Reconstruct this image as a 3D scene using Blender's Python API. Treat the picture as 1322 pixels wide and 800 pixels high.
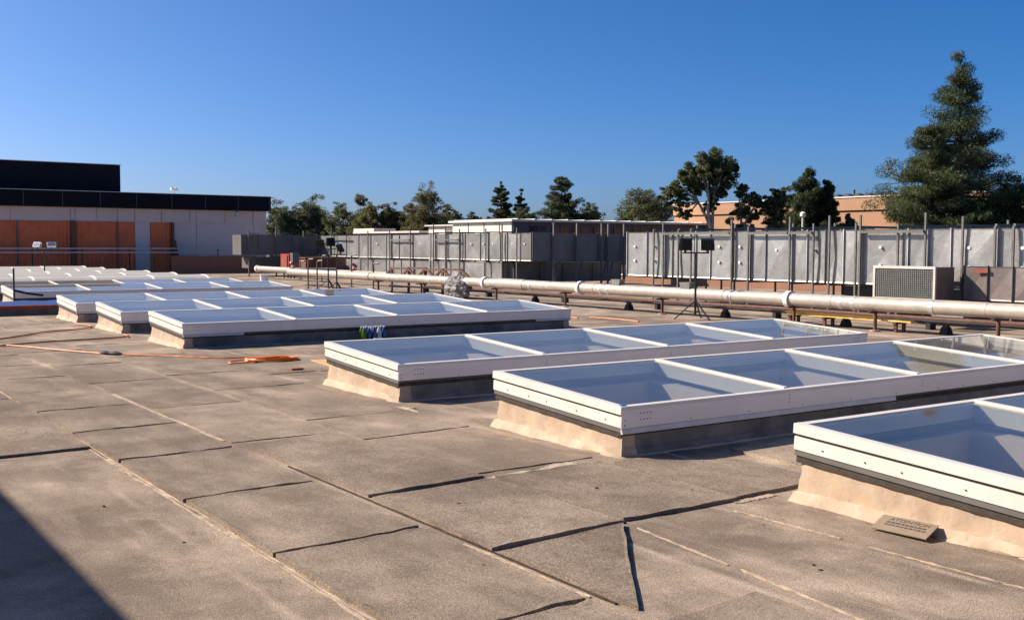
import bpy, bmesh, math, random
import numpy as np
from mathutils import Vector, Matrix, noise

for o in list(bpy.data.objects):
    bpy.data.objects.remove(o)
scene = bpy.context.scene
col = scene.collection
R = math.radians

# ---------------------------------------------------------------- camera
cd = bpy.data.cameras.new('camera')
cam = bpy.data.objects.new('camera', cd)
col.objects.link(cam)
scene.camera = cam
cd.sensor_fit = 'HORIZONTAL'
cd.sensor_width = 36
cd.lens = 1400 / 1322 * 36
cd.clip_end = 6000
YAW, PITCH, ROLL = R(34.87), R(3.4), R(-0.21)
fw = Vector((math.sin(YAW) * math.cos(PITCH), math.cos(YAW) * math.cos(PITCH), -math.sin(PITCH)))
rt = Vector((math.cos(YAW), -math.sin(YAW), 0))
dn = fw.cross(rt)
rr = math.cos(ROLL) * rt + math.sin(ROLL) * dn
dd = -math.sin(ROLL) * rt + math.cos(ROLL) * dn
m = Matrix((rr, -dd, -fw)).transposed().to_4x4()
m.translation = Vector((0, 0, 1.65))
cam.matrix_world = m

# ---------------------------------------------------------------- world, sun
SUN = Vector((-0.39, 0.46, 0.41)).normalized()
world = bpy.data.worlds.new('World')
scene.world = world
world.use_nodes = True
wn = world.node_tree
bg = wn.nodes['Background']
sky = wn.nodes.new('ShaderNodeTexSky')
sky.sky_type = 'NISHITA'
sky.sun_disc = False
sky.sun_elevation = math.asin(SUN.z)
sky.sun_rotation = math.atan2(SUN.x, SUN.y)
sky.air_density = 0.5
sky.dust_density = 1.7
sky.ozone_density = 6.0
hs = wn.nodes.new('ShaderNodeHueSaturation')
hs.inputs['Saturation'].default_value = 1.25
wn.links.new(sky.outputs[0], hs.inputs['Color'])
wn.links.new(hs.outputs[0], bg.inputs[0])
bg.inputs[1].default_value = 0.096
sd = bpy.data.lights.new('sun', 'SUN')
sun = bpy.data.objects.new('sun', sd)
col.objects.link(sun)
sd.energy = 5.0
sd.angle = R(0.5)
sd.color = (1.0, 0.87, 0.72)
sun.rotation_euler = SUN.to_track_quat('Z', 'Y').to_euler()
sun.location = (-20, 20, 25)
scene.render.engine = 'CYCLES'
scene.cycles.transparent_max_bounces = 24
vs = scene.view_settings
vs.view_transform = 'Standard'
vs.look = 'None'
vs.exposure = 0.74
vs.gamma = 1.0
vs.use_curve_mapping = False

# ---------------------------------------------------------------- materials
M = {}


class NT:
    def __init__(self, name):
        self.m = bpy.data.materials.new(name)
        self.m.use_nodes = True
        self.t = self.m.node_tree
        self.p = self.t.nodes['Principled BSDF']
        self.tc = self.t.nodes.new('ShaderNodeTexCoord')
        self.geo = self.t.nodes.new('ShaderNodeNewGeometry')

    def n(self, typ, **kw):
        nd = self.t.nodes.new(typ)
        for k, v in kw.items():
            setattr(nd, k, v)
        return nd

    def l(self, a, b):
        self.t.links.new(a, b)

    def noise(self, scale, detail=6, rough=.6, stretch=None, src=None):
        nz = self.n('ShaderNodeTexNoise')
        nz.inputs['Scale'].default_value = scale
        nz.inputs['Detail'].default_value = detail
        nz.inputs['Roughness'].default_value = rough
        v = src or self.geo.outputs['Position']
        if stretch:
            mp = self.n('ShaderNodeMapping')
            mp.inputs['Scale'].default_value = stretch
            self.l(v, mp.inputs[0])
            v = mp.outputs[0]
        self.l(v, nz.inputs['Vector'])
        return nz.outputs[0]

    def ramp(self, f, stops):
        r = self.n('ShaderNodeValToRGB')
        e = r.color_ramp.elements
        while len(e) < len(stops):
            e.new(.5)
        for i, (p, c) in enumerate(stops):
            e[i].position = p
            e[i].color = (c, c, c, 1) if isinstance(c, (int, float)) else (*c, 1)
        self.l(f, r.inputs[0])
        return r.outputs[0]

    def mix(self, f, a, b, mode='MIX'):
        mx = self.n('ShaderNodeMix', data_type='RGBA', blend_type=mode)
        for s, v in ((mx.inputs[0], f), (mx.inputs[6], a), (mx.inputs[7], b)):
            if hasattr(v, 'links') or hasattr(v, 'is_linked'):
                self.l(v, s)
            elif isinstance(v, (int, float)):
                s.default_value = v
            else:
                s.default_value = (*v, 1)
        return mx.outputs[2]

    def bump(self, h, strength, dist=.01):
        b = self.n('ShaderNodeBump')
        b.inputs['Strength'].default_value = strength
        b.inputs['Distance'].default_value = dist
        self.l(h, b.inputs['Height'])
        self.l(b.outputs[0], self.p.inputs['Normal'])


def mat(name, c, rough=.6, metal=0, var=.15, scale=4, bump=0, bscale=60, grime=0, gcol=(.05, .045, .04), stretch=None):
    k = NT(name)
    nz = k.noise(scale, stretch=stretch)
    lo = tuple(x * (1 - var) for x in c)
    hi = tuple(min(1, x * (1 + var)) for x in c)
    cc = k.ramp(nz, [(.3, lo), (.7, hi)])
    if grime:
        g = k.ramp(k.noise(scale * .37 + .3, 8, .7), [(.5, 0.), (.72, grime)])
        cc = k.mix(g, cc, gcol)
    k.l(cc, k.p.inputs['Base Color'])
    k.p.inputs['Roughness'].default_value = rough
    k.p.inputs['Metallic'].default_value = metal
    if bump:
        k.bump(k.noise(bscale, 4), bump)
    M[name] = k.m
    return k


# roof granule sheet
def roof_mat(name, base, dark, light, laps):
    k = NT(name)
    pos = k.geo.outputs['Position']
    big = k.noise(.55, 7, .62)
    mid = k.noise(2.3, 6, .65, (1, .45, 1))
    cc = k.ramp(big, [(.36, dark), (.5, base), (.66, light)])
    cc = k.mix(k.ramp(mid, [(.38, .75), (.6, 0.)]), cc, dark)
    b1 = k.noise(1.0, 6, .7)
    cc = k.mix(k.ramp(b1, [(.5, 0.), (.68, .5)]), cc, light)
    st = k.noise(1.1, 5, .6, (3.0, .35, 1))
    cc = k.mix(k.ramp(st, [(.55, 0.), (.75, .45)]), cc, light)
    blot = k.noise(6, 5, .7)
    cc = k.mix(k.ramp(blot, [(.62, 0.), (.74, .35)]), cc, tuple(x * .55 for x in dark))
    if laps:
        # pale dust caught along the lap lines of the rolled sheets
        sx = k.n('ShaderNodeSeparateXYZ')
        k.l(pos, sx.inputs[0])
        wob = k.n('ShaderNodeMath', operation='MULTIPLY_ADD')
        k.l(k.noise(.5, 3), wob.inputs[0])
        wob.inputs[1].default_value = .16
        k.l(sx.outputs[0], wob.inputs[2])
        md = k.n('ShaderNodeMath', operation='PINGPONG')
        k.l(wob.outputs[0], md.inputs[0])
        md.inputs[1].default_value = .5
        ln = k.ramp(md.outputs[0], [(.0, 1.), (.045, 0.)])
        brk = k.ramp(k.noise(.9, 5, .7), [(.42, 0.), (.6, .75)])
        cc = k.mix(k.mix(1., ln, brk, 'MULTIPLY'), cc, (.42, .33, .25))
    sp_ = k.noise(38, 4, .7)
    cc = k.mix(.2, cc, k.ramp(sp_, [(.36, .22), (.64, .85)]), 'OVERLAY')
    if not laps:
        oi = k.n('ShaderNodeObjectInfo')
        cc = k.mix(1., cc, k.ramp(oi.outputs['Random'], [(0., .84), (1., 1.2)]), 'MULTIPLY')
    gr = k.noise(170, 2, .5)
    cc = k.mix(.6, cc, k.ramp(gr, [(.33, .12), (.67, 1.)]), 'OVERLAY')
    g2 = k.noise(70, 3, .6)
    cc = k.mix(.3, cc, k.ramp(g2, [(.35, .25), (.65, .8)]), 'OVERLAY')
    k.l(cc, k.p.inputs['Base Color'])
    k.p.inputs['Roughness'].default_value = .95
    k.p.inputs['Specular IOR Level'].default_value = .2
    k.bump(k.mix(.5, gr, g2), .8, .008)
    M[name] = k.m


roof_mat('roof_sheet', (.265, .208, .157), (.145, .112, .085), (.46, .362, .275), True)
roof_mat('roof_patch', (.225, .177, .134), (.145, .113, .086), (.34, .268, .203), False)
mat('sealant', (.44, .345, .255), .9, var=.35, scale=7, bump=.4, bscale=90)
mat('white_paint', (.70, .66, .61), .42, 0, .05, 3, grime=.3, gcol=(.46, .40, .33), stretch=(1, 1, .3))
mat('fascia_paint', (.86, .79, .72), .42, 0, .04, 2, grime=.12, gcol=(.45, .42, .38), stretch=(1, 1, 6))
mat('reveal', (.07, .066, .062), .6, var=.1)
mat('grey_strip', (.17, .165, .155), .45, .3, .12, 3)
mat('bare_metal', (.6, .55, .48), .45, .15, .15, 5)
mat('screw', (.03, .03, .03), .5)
k = mat('curb_membrane', (.46, .35, .25), .85, var=.22, scale=3.5, bump=.35, bscale=25)
cc = k.p.inputs['Base Color'].links[0].from_socket
cc = k.mix(k.ramp(k.noise(5, 7, .7, (1, 1, 3)), [(.5, 0.), (.7, .6)]), cc, (.50, .31, .17))
cc = k.mix(k.ramp(k.noise(1.6, 8, .75), [(.54, 0.), (.68, .6)]), cc, (.17, .13, .10))
cc = k.mix(k.ramp(k.noise(9, 6, .7, (1, 1, .25)), [(.55, 0.), (.7, .5)]), cc, (.55, .46, .37))
cc = k.mix(k.ramp(k.noise(14, 6, .75, (1, 1, .5)), [(.6, 0.), (.7, .55)]), cc, (.2, .13, .08))
k.l(cc, k.p.inputs['Base Color'])
mat('curb_tar_shade', (.19, .168, .148), .9, 0, .45, 2.2, bump=.5, bscale=18, grime=.9, gcol=(.02, .018, .016))  # tar stains, plus shade put into the colour of the long curb sides
mat('crack_shade', (.045, .03, .02), .8, 0, .6, 14)
mat('nailer', (.05, .038, .03), .85, var=.4, scale=12, bump=.5, bscale=40)
mat('well_paint', (.46, .395, .335), .7, var=.03)
mat('inner_frame', (.5, .48, .43), .5, var=.03)
mat('recess_shade', (.085, .075, .09), .7, var=.1)
mat('diffuser', (.47, .41, .35), .6, var=.03)

# glass: reflecting upper face, clear lower face
k = NT('glass_top')
t = k.t
tr = t.nodes.new('ShaderNodeBsdfTransparent')
tr.inputs[0].default_value = (.80, .82, .80, 1)
gl = t.nodes.new('ShaderNodeBsdfGlossy')
gl.inputs['Roughness'].default_value = .012
gl.inputs['Color'].default_value = (.98, .93, .88, 1)
lw = t.nodes.new('ShaderNodeLayerWeight')
lw.inputs[0].default_value = .5
pw = k.n('ShaderNodeMath', operation='POWER')
k.l(lw.outputs['Facing'], pw.inputs[0])
pw.inputs[1].default_value = 5
fr = k.n('ShaderNodeMath', operation='MULTIPLY_ADD')
k.l(pw.outputs[0], fr.inputs[0])
fr.inputs[1].default_value = .85
fr.inputs[2].default_value = .045
mx = t.nodes.new('ShaderNodeMixShader')
k.l(fr.outputs[0], mx.inputs[0])
k.l(tr.outputs[0], mx.inputs[1])
k.l(gl.outputs[0], mx.inputs[2])
# thin film of roof dust on the panes, denser along a grazing path
df = k.n('ShaderNodeBsdfDiffuse')
df.inputs[0].default_value = (.5, .47, .44, 1)
p2 = k.n('ShaderNodeMath', operation='POWER')
k.l(lw.outputs['Facing'], p2.inputs[0])
p2.inputs[1].default_value = 10
p3 = k.n('ShaderNodeMath', operation='MULTIPLY')
k.l(p2.outputs[0], p3.inputs[0])
k.l(k.ramp(k.noise(1.3, 5, .6), [(.3, .3), (.7, .6)]), p3.inputs[1])
m2 = k.n('ShaderNodeMixShader')
k.l(p3.outputs[0], m2.inputs[0])
k.l(mx.outputs[0], m2.inputs[1])
k.l(df.outputs[0], m2.inputs[2])
k.l(m2.outputs[0], t.nodes['Material Output'].inputs[0])
M['glass_top'] = k.m
k = NT('glass_clear')
tr = k.t.nodes.new('ShaderNodeBsdfTransparent')
tr.inputs[0].default_value = (.97, .98, .98, 1)
k.l(tr.outputs[0], k.t.nodes['Material Output'].inputs[0])
M['glass_clear'] = k.m


def galv(name, c, metal=.55, rough=.48):
    k = NT(name)
    vo = k.n('ShaderNodeTexVoronoi')
    vo.inputs['Scale'].default_value = 26
    k.l(k.geo.outputs['Position'], vo.inputs['Vector'])
    sp = k.ramp(vo.outputs['Color'], [(.0, .86), (1., 1.1)])
    big = k.ramp(k.noise(1.7, 6, .65, (1, 1, .5)), [(.3, tuple(x * .72 for x in c)), (.7, tuple(x * 1.15 for x in c))])
    cc = k.mix(.7, big, sp, 'MULTIPLY')
    rust = k.ramp(k.noise(3.1, 8, .75, (1, 1, .3)), [(.62, 0.), (.74, .4)])
    cc = k.mix(rust, cc, (.2, .16, .12))
    k.l(cc, k.p.inputs['Base Color'])
    k.p.inputs['Metallic'].default_value = metal
    k.p.inputs['Roughness'].default_value = rough
    k.bump(k.noise(2.2, 3, .5), .35, .05)
    M[name] = k.m


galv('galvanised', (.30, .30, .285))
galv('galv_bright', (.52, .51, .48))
galv('galv_dull_shaded', (.15, .147, .14), .3, .6)  # dull copy, shade put into the colour of ducts turned from the sun
galv('brown_duct', (.20, .165, .15), .35, .5)
mat('post_steel', (.14, .135, .125), .6, .4, .3, 6)
mat('dark_steel', (.05, .045, .045), .6, .3, .3, 6)
mat('rusty_steel', (.13, .06, .04), .8, .1, .35, 8)
mat('pipe_wrap', (.42, .365, .30), .5, .1, .14, 5, bump=.3, bscale=9, grime=.35, gcol=(.25, .19, .14))
mat('pipe_band', (.66, .65, .62), .35, .6, .1, 8)
mat('pipe_collar', (.78, .74, .68), .5, 0, .08, 6)
mat('rubber', (.02, .02, .02), .8)
mat('black_plastic', (.012, .012, .014), .4)
mat('lamp_lens', (.5, .5, .5), .2, .5)
mat('lamp_white', (.82, .82, .8), .4)
mat('red_paint', (.35, .035, .025), .5, 0, .2, 6)
mat('cord_orange', (.85, .22, .02), .5, 0, .12, 20)
mat('cord_dark', (.5, .17, .04), .6, 0, .2, 10)
mat('plank_yellow', (.80, .47, .10), .6, 0, .18, 6, stretch=(8, .6, 8))
mat('plywood', (.62, .34, .15), .75, 0, .15, 8)
mat('blue_tarp', (.012, .045, .2), .45, 0, .25, 3, bump=.5, bscale=6)
mat('blue_tape', (.02, .18, .6), .6)
mat('red_wood', (.26, .055, .035), .8, 0, .25, 5)
mat('concrete_curb', (.12, .11, .105), .9, 0, .3, 4, bump=.3)
mat('fibreglass', (.52, .48, .41), .45, 0, .08, 1.2, grime=.25, gcol=(.42, .39, .33))
mat('fibre_rib', (.88, .85, .78), .5)
mat('wall_grey', (.70, .555, .49), .85, 0, .06, .6, grime=.12, gcol=(.25, .22, .21))
mat('wall_band', (.005, .006, .011), .7, 0, .2, 1).p.inputs['Specular IOR Level'].default_value = .15
mat('corrugated', (.74, .16, .05), .6, .0, .15, 1.5)
mat('brown_wall', (.26, .125, .075), .8, 0, .12, 1)
mat('pilaster', (.17, .06, .03), .7)
mat('tan_wall', (.42, .235, .135), .9, 0, .06, .5, grime=.12, gcol=(.4, .24, .15))
mat('tan_line', (.07, .05, .045), .8)
mat('cream_wall', (.72, .66, .56), .8, 0, .05, .8)
mat('window_dark', (.02, .03, .045), .12, 0, .1)
mat('dark_wall', (.07, .075, .085), .6)
mat('roof_white', (.62, .62, .58), .6, 0, .1, 1)
mat('wall_line', (.2, .18, .175), .8)
mat('white_plastic', (.82, .8, .76), .5)
mat('silver_wrap', (.15, .145, .14), .6, .0, .2, 6, bump=.8, bscale=14)
mat('bottle_blue', (.02, .06, .2), .25)
mat('bottle_green', (.06, .14, .012), .3)
mat('bottle_clear', (.55, .6, .62), .15)
mat('plate_metal', (.30, .235, .175), .5, .3, .12, 20)
mat('plate_ink', (.07, .055, .045), .7)
mat('stucco', (.22, .19, .16), .9, 0, .08, 2)
mat('mesh_screen', (.155, .16, .145), .6, .3, .25, 30, bump=.4, bscale=120)
mat('trunk_pale', (.42, .34, .26), .9, 0, .3, 3)
mat('trunk_dark', (.085, .062, .05), .95, 0, .3, 3)
mat('ground_soil', (.17, .15, .11), .95, 0, .3, .05)


def leaf(name, c, tr=.42):
    k = NT(name)
    f = k.geo.outputs['Random Per Island']
    cc = k.ramp(f, [(0., tuple(x * .55 for x in c)), (.55, c), (1., tuple(min(1, x * 1.7) for x in c))])
    big = k.ramp(k.noise(.6, 3), [(.35, .7), (.65, 1.25)])
    cc = k.mix(1., cc, big, 'MULTIPLY')
    k.l(cc, k.p.inputs['Base Color'])
    k.p.inputs['Roughness'].default_value = .55
    tb = k.n('ShaderNodeBsdfTranslucent')
    k.l(cc, tb.inputs[0])
    ms = k.n('ShaderNodeMixShader')
    ms.inputs[0].default_value = tr
    k.l(k.p.outputs[0], ms.inputs[1])
    k.l(tb.outputs[0], ms.inputs[2])
    k.l(ms.outputs[0], k.t.nodes['Material Output'].inputs[0])
    M[name] = k.m


leaf('leaf_euc', (.12, .135, .05))
leaf('leaf_olive', (.13, .122, .04))
leaf('leaf_pine', (.058, .08, .028))
leaf('leaf_pine2', (.085, .105, .036))
leaf('leaf_far', (.09, .11, .05))


# ---------------------------------------------------------------- builders
def wl(o):
    v = Vector((0, 0, 0))
    while o is not None:
        v += o.location
        o = o.parent
    return v


def tag(o, label=None, cat=None, group=None, kind=None):
    if label: o['label'] = label
    if cat: o['category'] = cat
    if group: o['group'] = group
    if kind: o['kind'] = kind
    return o


def thing(name, loc, label, cat, group=None):
    o = bpy.data.objects.new(name, None)
    o.empty_display_size = .2
    col.objects.link(o)
    o.location = loc
    return tag(o, label, cat, group)


def copy_tree(o, parent=None):
    c = o.copy()
    col.objects.link(c)
    c.parent = parent
    for ch in list(o.children):
        copy_tree(ch, c)
    return c


class MB:
    def __init__(self):
        self.v, self.f, self.mi = [], [], []

    def face(self, idx, mi=0):
        self.f.append(tuple(idx))
        self.mi.append(mi)

    def hexa(self, p, mi=0, top=None):
        b = len(self.v)
        self.v += [tuple(q) for q in p]
        for n, q in enumerate(((0, 3, 2, 1), (4, 5, 6, 7), (0, 1, 5, 4), (1, 2, 6, 5), (2, 3, 7, 6), (3, 0, 4, 7))):
            self.face([b + i for i in q], (top if n == 1 and top is not None else mi))
        return self

    def box(self, x0, x1, y0, y1, z0, z1, mi=0, T=None):
        p = [(x0, y0, z0), (x1, y0, z0), (x1, y1, z0), (x0, y1, z0), (x0, y0, z1), (x1, y0, z1), (x1, y1, z1), (x0, y1, z1)]
        if T: p = [T(*q) for q in p]
        return self.hexa(p, mi)

    def bar(self, a, b, w, h=None, up=(0, 0, 1)):
        a, b = Vector(a), Vector(b)
        h = h or w
        d = (b - a).normalized()
        u = Vector(up)
        if abs(d.dot(u)) > .98: u = Vector((0, 1, 0))
        s = d.cross(u).normalized() * w / 2
        u2 = s.cross(d).normalized() * h / 2
        return self.hexa([a - s - u2, a + s - u2, b + s - u2, b - s - u2, a - s + u2, a + s + u2, b + s + u2, b - s + u2])

    def tube(self, pts, r, n=10, cap=True, mi=0):
        pts = [Vector(p) for p in pts]
        if not hasattr(r, '__len__'): r = [r] * len(pts)
        rings = []
        pu = None
        for i, p in enumerate(pts):
            d = (pts[min(i + 1, len(pts) - 1)] - pts[max(i - 1, 0)]).normalized()
            if pu is None:
                u = Vector((0, 0, 1)) if abs(d.z) < .9 else Vector((1, 0, 0))
            else:
                u = pu
            s = d.cross(u)
            if s.length < 1e-5: s = d.orthogonal()
            s.normalize()
            u = s.cross(d).normalized()
            pu = u
            b = len(self.v)
            for k in range(n):
                a = 2 * math.pi * k / n
                self.v.append(tuple(p + (s * math.cos(a) + u * math.sin(a)) * r[i]))
            rings.append(b)
        for i in range(len(rings) - 1):
            for k in range(n):
                k2 = (k + 1) % n
                self.face((rings[i] + k, rings[i] + k2, rings[i + 1] + k2, rings[i + 1] + k), mi)
        if cap:
            self.face([rings[0] + k for k in range(n)][::-1], mi)
            self.face([rings[-1] + k for k in range(n)], mi)
        return self

    def build(self, name, mats, parent=None, smooth=False, kind=None):
        if isinstance(mats, str): mats = [mats]
        off = wl(parent)
        me = bpy.data.meshes.new(name)
        me.from_pydata([(x - off.x, y - off.y, z - off.z) for x, y, z in self.v], [], self.f)
        for q in mats: me.materials.append(M[q])
        if len(mats) > 1: me.polygons.foreach_set('material_index', self.mi)
        if smooth: me.polygons.foreach_set('use_smooth', [True] * len(me.polygons))
        me.update()
        bm = bmesh.new()
        bm.from_mesh(me)
        bmesh.ops.recalc_face_normals(bm, faces=bm.faces)
        bm.to_mesh(me)
        bm.free()
        if smooth:
            try:
                me.set_sharp_from_angle(angle=R(40))
            except Exception:
                pass
        o = bpy.data.objects.new(name, me)
        col.objects.link(o)
        o.parent = parent
        if kind: o['kind'] = kind
        return o


def solo(o, label, cat, group=None):
    """move the origin of a one-mesh thing to its base"""
    me = o.data
    n = len(me.vertices)
    a = np.empty(n * 3)
    me.vertices.foreach_get('co', a)
    a = a.reshape(-1, 3)
    c = np.array([(a[:, 0].min() + a[:, 0].max()) / 2, (a[:, 1].min() + a[:, 1].max()) / 2, a[:, 2].min()])
    a -= c
    me.vertices.foreach_set('co', a.ravel())
    me.update()
    o.location = Vector(c)
    return tag(o, label, cat, group)


rng = random.Random(7)

# ---------------------------------------------------------------- setting: ground and roof
MB().box(-3000, 3000, -3000, 3000, -6.3, -6.0).build('ground', 'ground_soil', kind='structure')

L, W = 7.75, 1.78
X0 = 5.5
SKY_Y = [2.89, 6.39, 9.97, 16.98, 20.5, 23.9, 30.6, 34.1]
holes = [(X0 + .08, X0 + L - .08, y + .08, y + W - .08) for y in SKY_Y]
ys = sorted([-14., 64.9] + [h[2] for h in holes] + [h[3] for h in holes])
xs = [-14., X0 + .08, X0 + L - .08, 33.]
rb = MB()
for i in range(len(ys) - 1):
    for j in range(3):
        hole = j == 1 and any(abs(ys[i] - h[2]) < 1e-6 for h in holes)
        if hole: continue
        b = len(rb.v)
        rb.v += [(xs[j], ys[i], 0), (xs[j + 1], ys[i], 0), (xs[j + 1], ys[i + 1], 0), (xs[j], ys[i + 1], 0)]
        rb.face((b, b + 1, b + 2, b + 3))
roof = rb.build('flat_roof', 'roof_sheet', kind='structure')
mb = MB()
for a in ((-14, 33, -14, -13.7), (-14, 33, 64.6, 64.9), (-14, -13.7, -13.7, 64.6), (32.7, 33, -13.7, 64.6)):
    mb.box(*a, -6, -.01)
mb.build('roof_edge_wall', 'stucco', kind='structure')


def sheet(poly, t=.02, name='sheet', m='roof_patch', n=9, curl=.006, jit=.008, seed=0):
    """a laid roofing sheet with its own uneven edges"""
    r = random.Random(seed)
    p = [Vector((x, y, 0)) for x, y in poly]
    rim = []
    for i in range(len(p)):
        a, b = p[i], p[(i + 1) % len(p)]
        for q in range(n):
            c = a.lerp(b, q / n)
            rim.append((c.x + r.uniform(-jit, jit), c.y + r.uniform(-jit, jit)))
    cx = sum(q.x for q in p) / len(p)
    cy = sum(q.y for q in p) / len(p)
    g = MB()
    k = len(rim)
    z = [t + r.uniform(-.3, 1) * curl for _ in rim]
    for (x, y) in rim: g.v.append((x, y, -.002))
    for (x, y), h in zip(rim, z): g.v.append((x, y, h))
    for (x, y), h in zip(rim, z): g.v.append((cx + (x - cx) * .93, cy + (y - cy) * .93, t * .96))
    g.v.append((cx, cy, t))
    for i in range(k):
        j = (i + 1) % k
        g.face((i, j, k + j, k + i))
        g.face((k + i, k + j, 2 * k + j, 2 * k + i))
        g.face((2 * k + i, 2 * k + j, 3 * k))
    return g.build(name, m, roof)


sd_ = 0
cuts = [2.3, 3.80, 5.34, 6.82, 8.34, 9.78, 11.2, 12.7, 14.1, 15.65, 17.1, 18.5, 20.0, 21.5]
for a, b in zip(cuts, cuts[1:]):
    sd_ += 1
    sheet([(2.2, a + .015), (3.11, a + .06), (3.11, b + .02), (2.2, b - .03)], .025 if a < 12 else .019, seed=sd_)
for poly in ([(3.225, 4.80), (4.19, 4.86), (4.20, 6.26), (3.23, 6.22)],
             [(3.235, 6.30), (4.19, 6.36), (4.16, 7.6), (4.12, 8.62), (3.235, 8.42)],
             [(3.215, 4.72), (4.15, 4.80), (3.23, 3.63)],
             [(4.225, 4.88), (5.19, 4.87), (5.22, 6.30), (4.24, 6.28)],
             [(5.22, 4.90), (6.1, 4.92), (6.2, 5.7), (5.42, 6.2), (5.26, 6.2)],
             [(1.2, 9.02), (2.17, 9.06), (2.17, 12.3), (1.2, 12.3)],
             [(6.3, 4.95), (8.0, 4.95), (8.1, 6.1), (6.42, 6.12)]):
    sd_ += 1
    sheet(poly, .021, seed=sd_)
# thin lapped sheets farther on
for (xa, xb, cl) in ((3.22, 4.14, (8.66, 10.9, 13.3, 15.4, 17.6, 19.6, 22.)), (4.2, 5.3, (6.5, 8.2, 9.4, 11.9, 13.6, 16.2, 18.4, 20.4)),
                     (1.2, 2.17, (12.4, 14.6, 17.0, 19.4)), (6.0, 7.6, (13.0, 14.9)), (7.65, 9.3, (13.0, 14.9)), (9.35, 11, (13.0, 14.9)),
                     (14.2, 15.3, (11.0, 13.2, 15.5, 18.0)), (15.35, 16.5, (10.0, 12.4, 14.4, 17.0, 19.4)), (3.2, 3.9, (1.9, 3.5)), (5.3, 6.0, (13., 14.6))):
    for a, b in zip(cl, cl[1:]):
        sd_ += 1
        sheet([(xa + rng.uniform(-.03, .03), a + .01), (xb, a + rng.uniform(0, .12)), (xb + rng.uniform(-.03, .03), b), (xa, b - rng.uniform(0, .1))], .006, jit=.012, curl=.004, seed=sd_)
# pale sealant runs along some laps
for (a, b, w) in (((4.19, 6.30), (5.05, 6.42), .09), ((4.57, 13.26), (5.24, 13.42), .14), ((4.74, 13.72), (5.4, 13.8), .12),
                  ((4.11, 17.62), (5.21, 17.69), .12), ((3.23, 13.32), (4.06, 13.5), .1), ((4.22, 6.23), (4.235, 5.6), .035),
                  ((5.14, 4.84), (5.5, 4.86), .05), ((4.97, 4.7), (4.99, 3.9), .012), ((4.985, 3.7), (4.99, 2.6), .01), ((4.19, 4.72), (4.09, 3.9), .011), ((4.08, 3.8), (3.95, 2.8), .013),
                  ((5.36, 9.5), (5.1, 8.3), .04), ((5.0, 9.85), (5.4, 9.5), .16), ((2.165, 3.2), (2.17, 5.9), .03), ((2.17, 5.9), (2.165, 8.3), .036), ((3.165, 3.9), (3.165, 5.0), .016), ((3.16, 8.8), (3.16, 12.2), .05),
                  ((2.17, 8.3), (2.175, 15), .032), ((3.9, 9.4), (4.05, 10.9), .03)):
    a, b = Vector((*a, 0)), Vector((*b, 0))
    s = (b - a).normalized().cross(Vector((0, 0, 1))) * w / 2
    sd_ += 1
    sheet([(q.x, q.y) for q in (a - s, a + s, b + s, b - s)], .004, 'sealant_strip', 'sealant', 26, .003, w * .34, sd_)

# dark strips painted in for the shaded cracks along the lap edges
for (a, b, w) in (((3.205, 3.75), (3.205, 7.5), .010), ((4.212, 4.86), (4.215, 6.1), .013), ((5.205, 4.9), (5.24, 6.2), .013)):
    a, b = Vector((*a, 0)), Vector((*b, 0))
    s = (b - a).normalized().cross(Vector((0, 0, 1))) * w / 2
    sd_ += 1
    sheet([(q.x, q.y) for q in (a - s, a + s, b + s, b - s)], .009, 'crack_shade_strip', 'crack_shade', 40, .003, w * .3, sd_)

# ---------------------------------------------------------------- skylights
TI = math.atan(.11 / W)
cT, sT = math.cos(TI), math.sin(TI)


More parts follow.
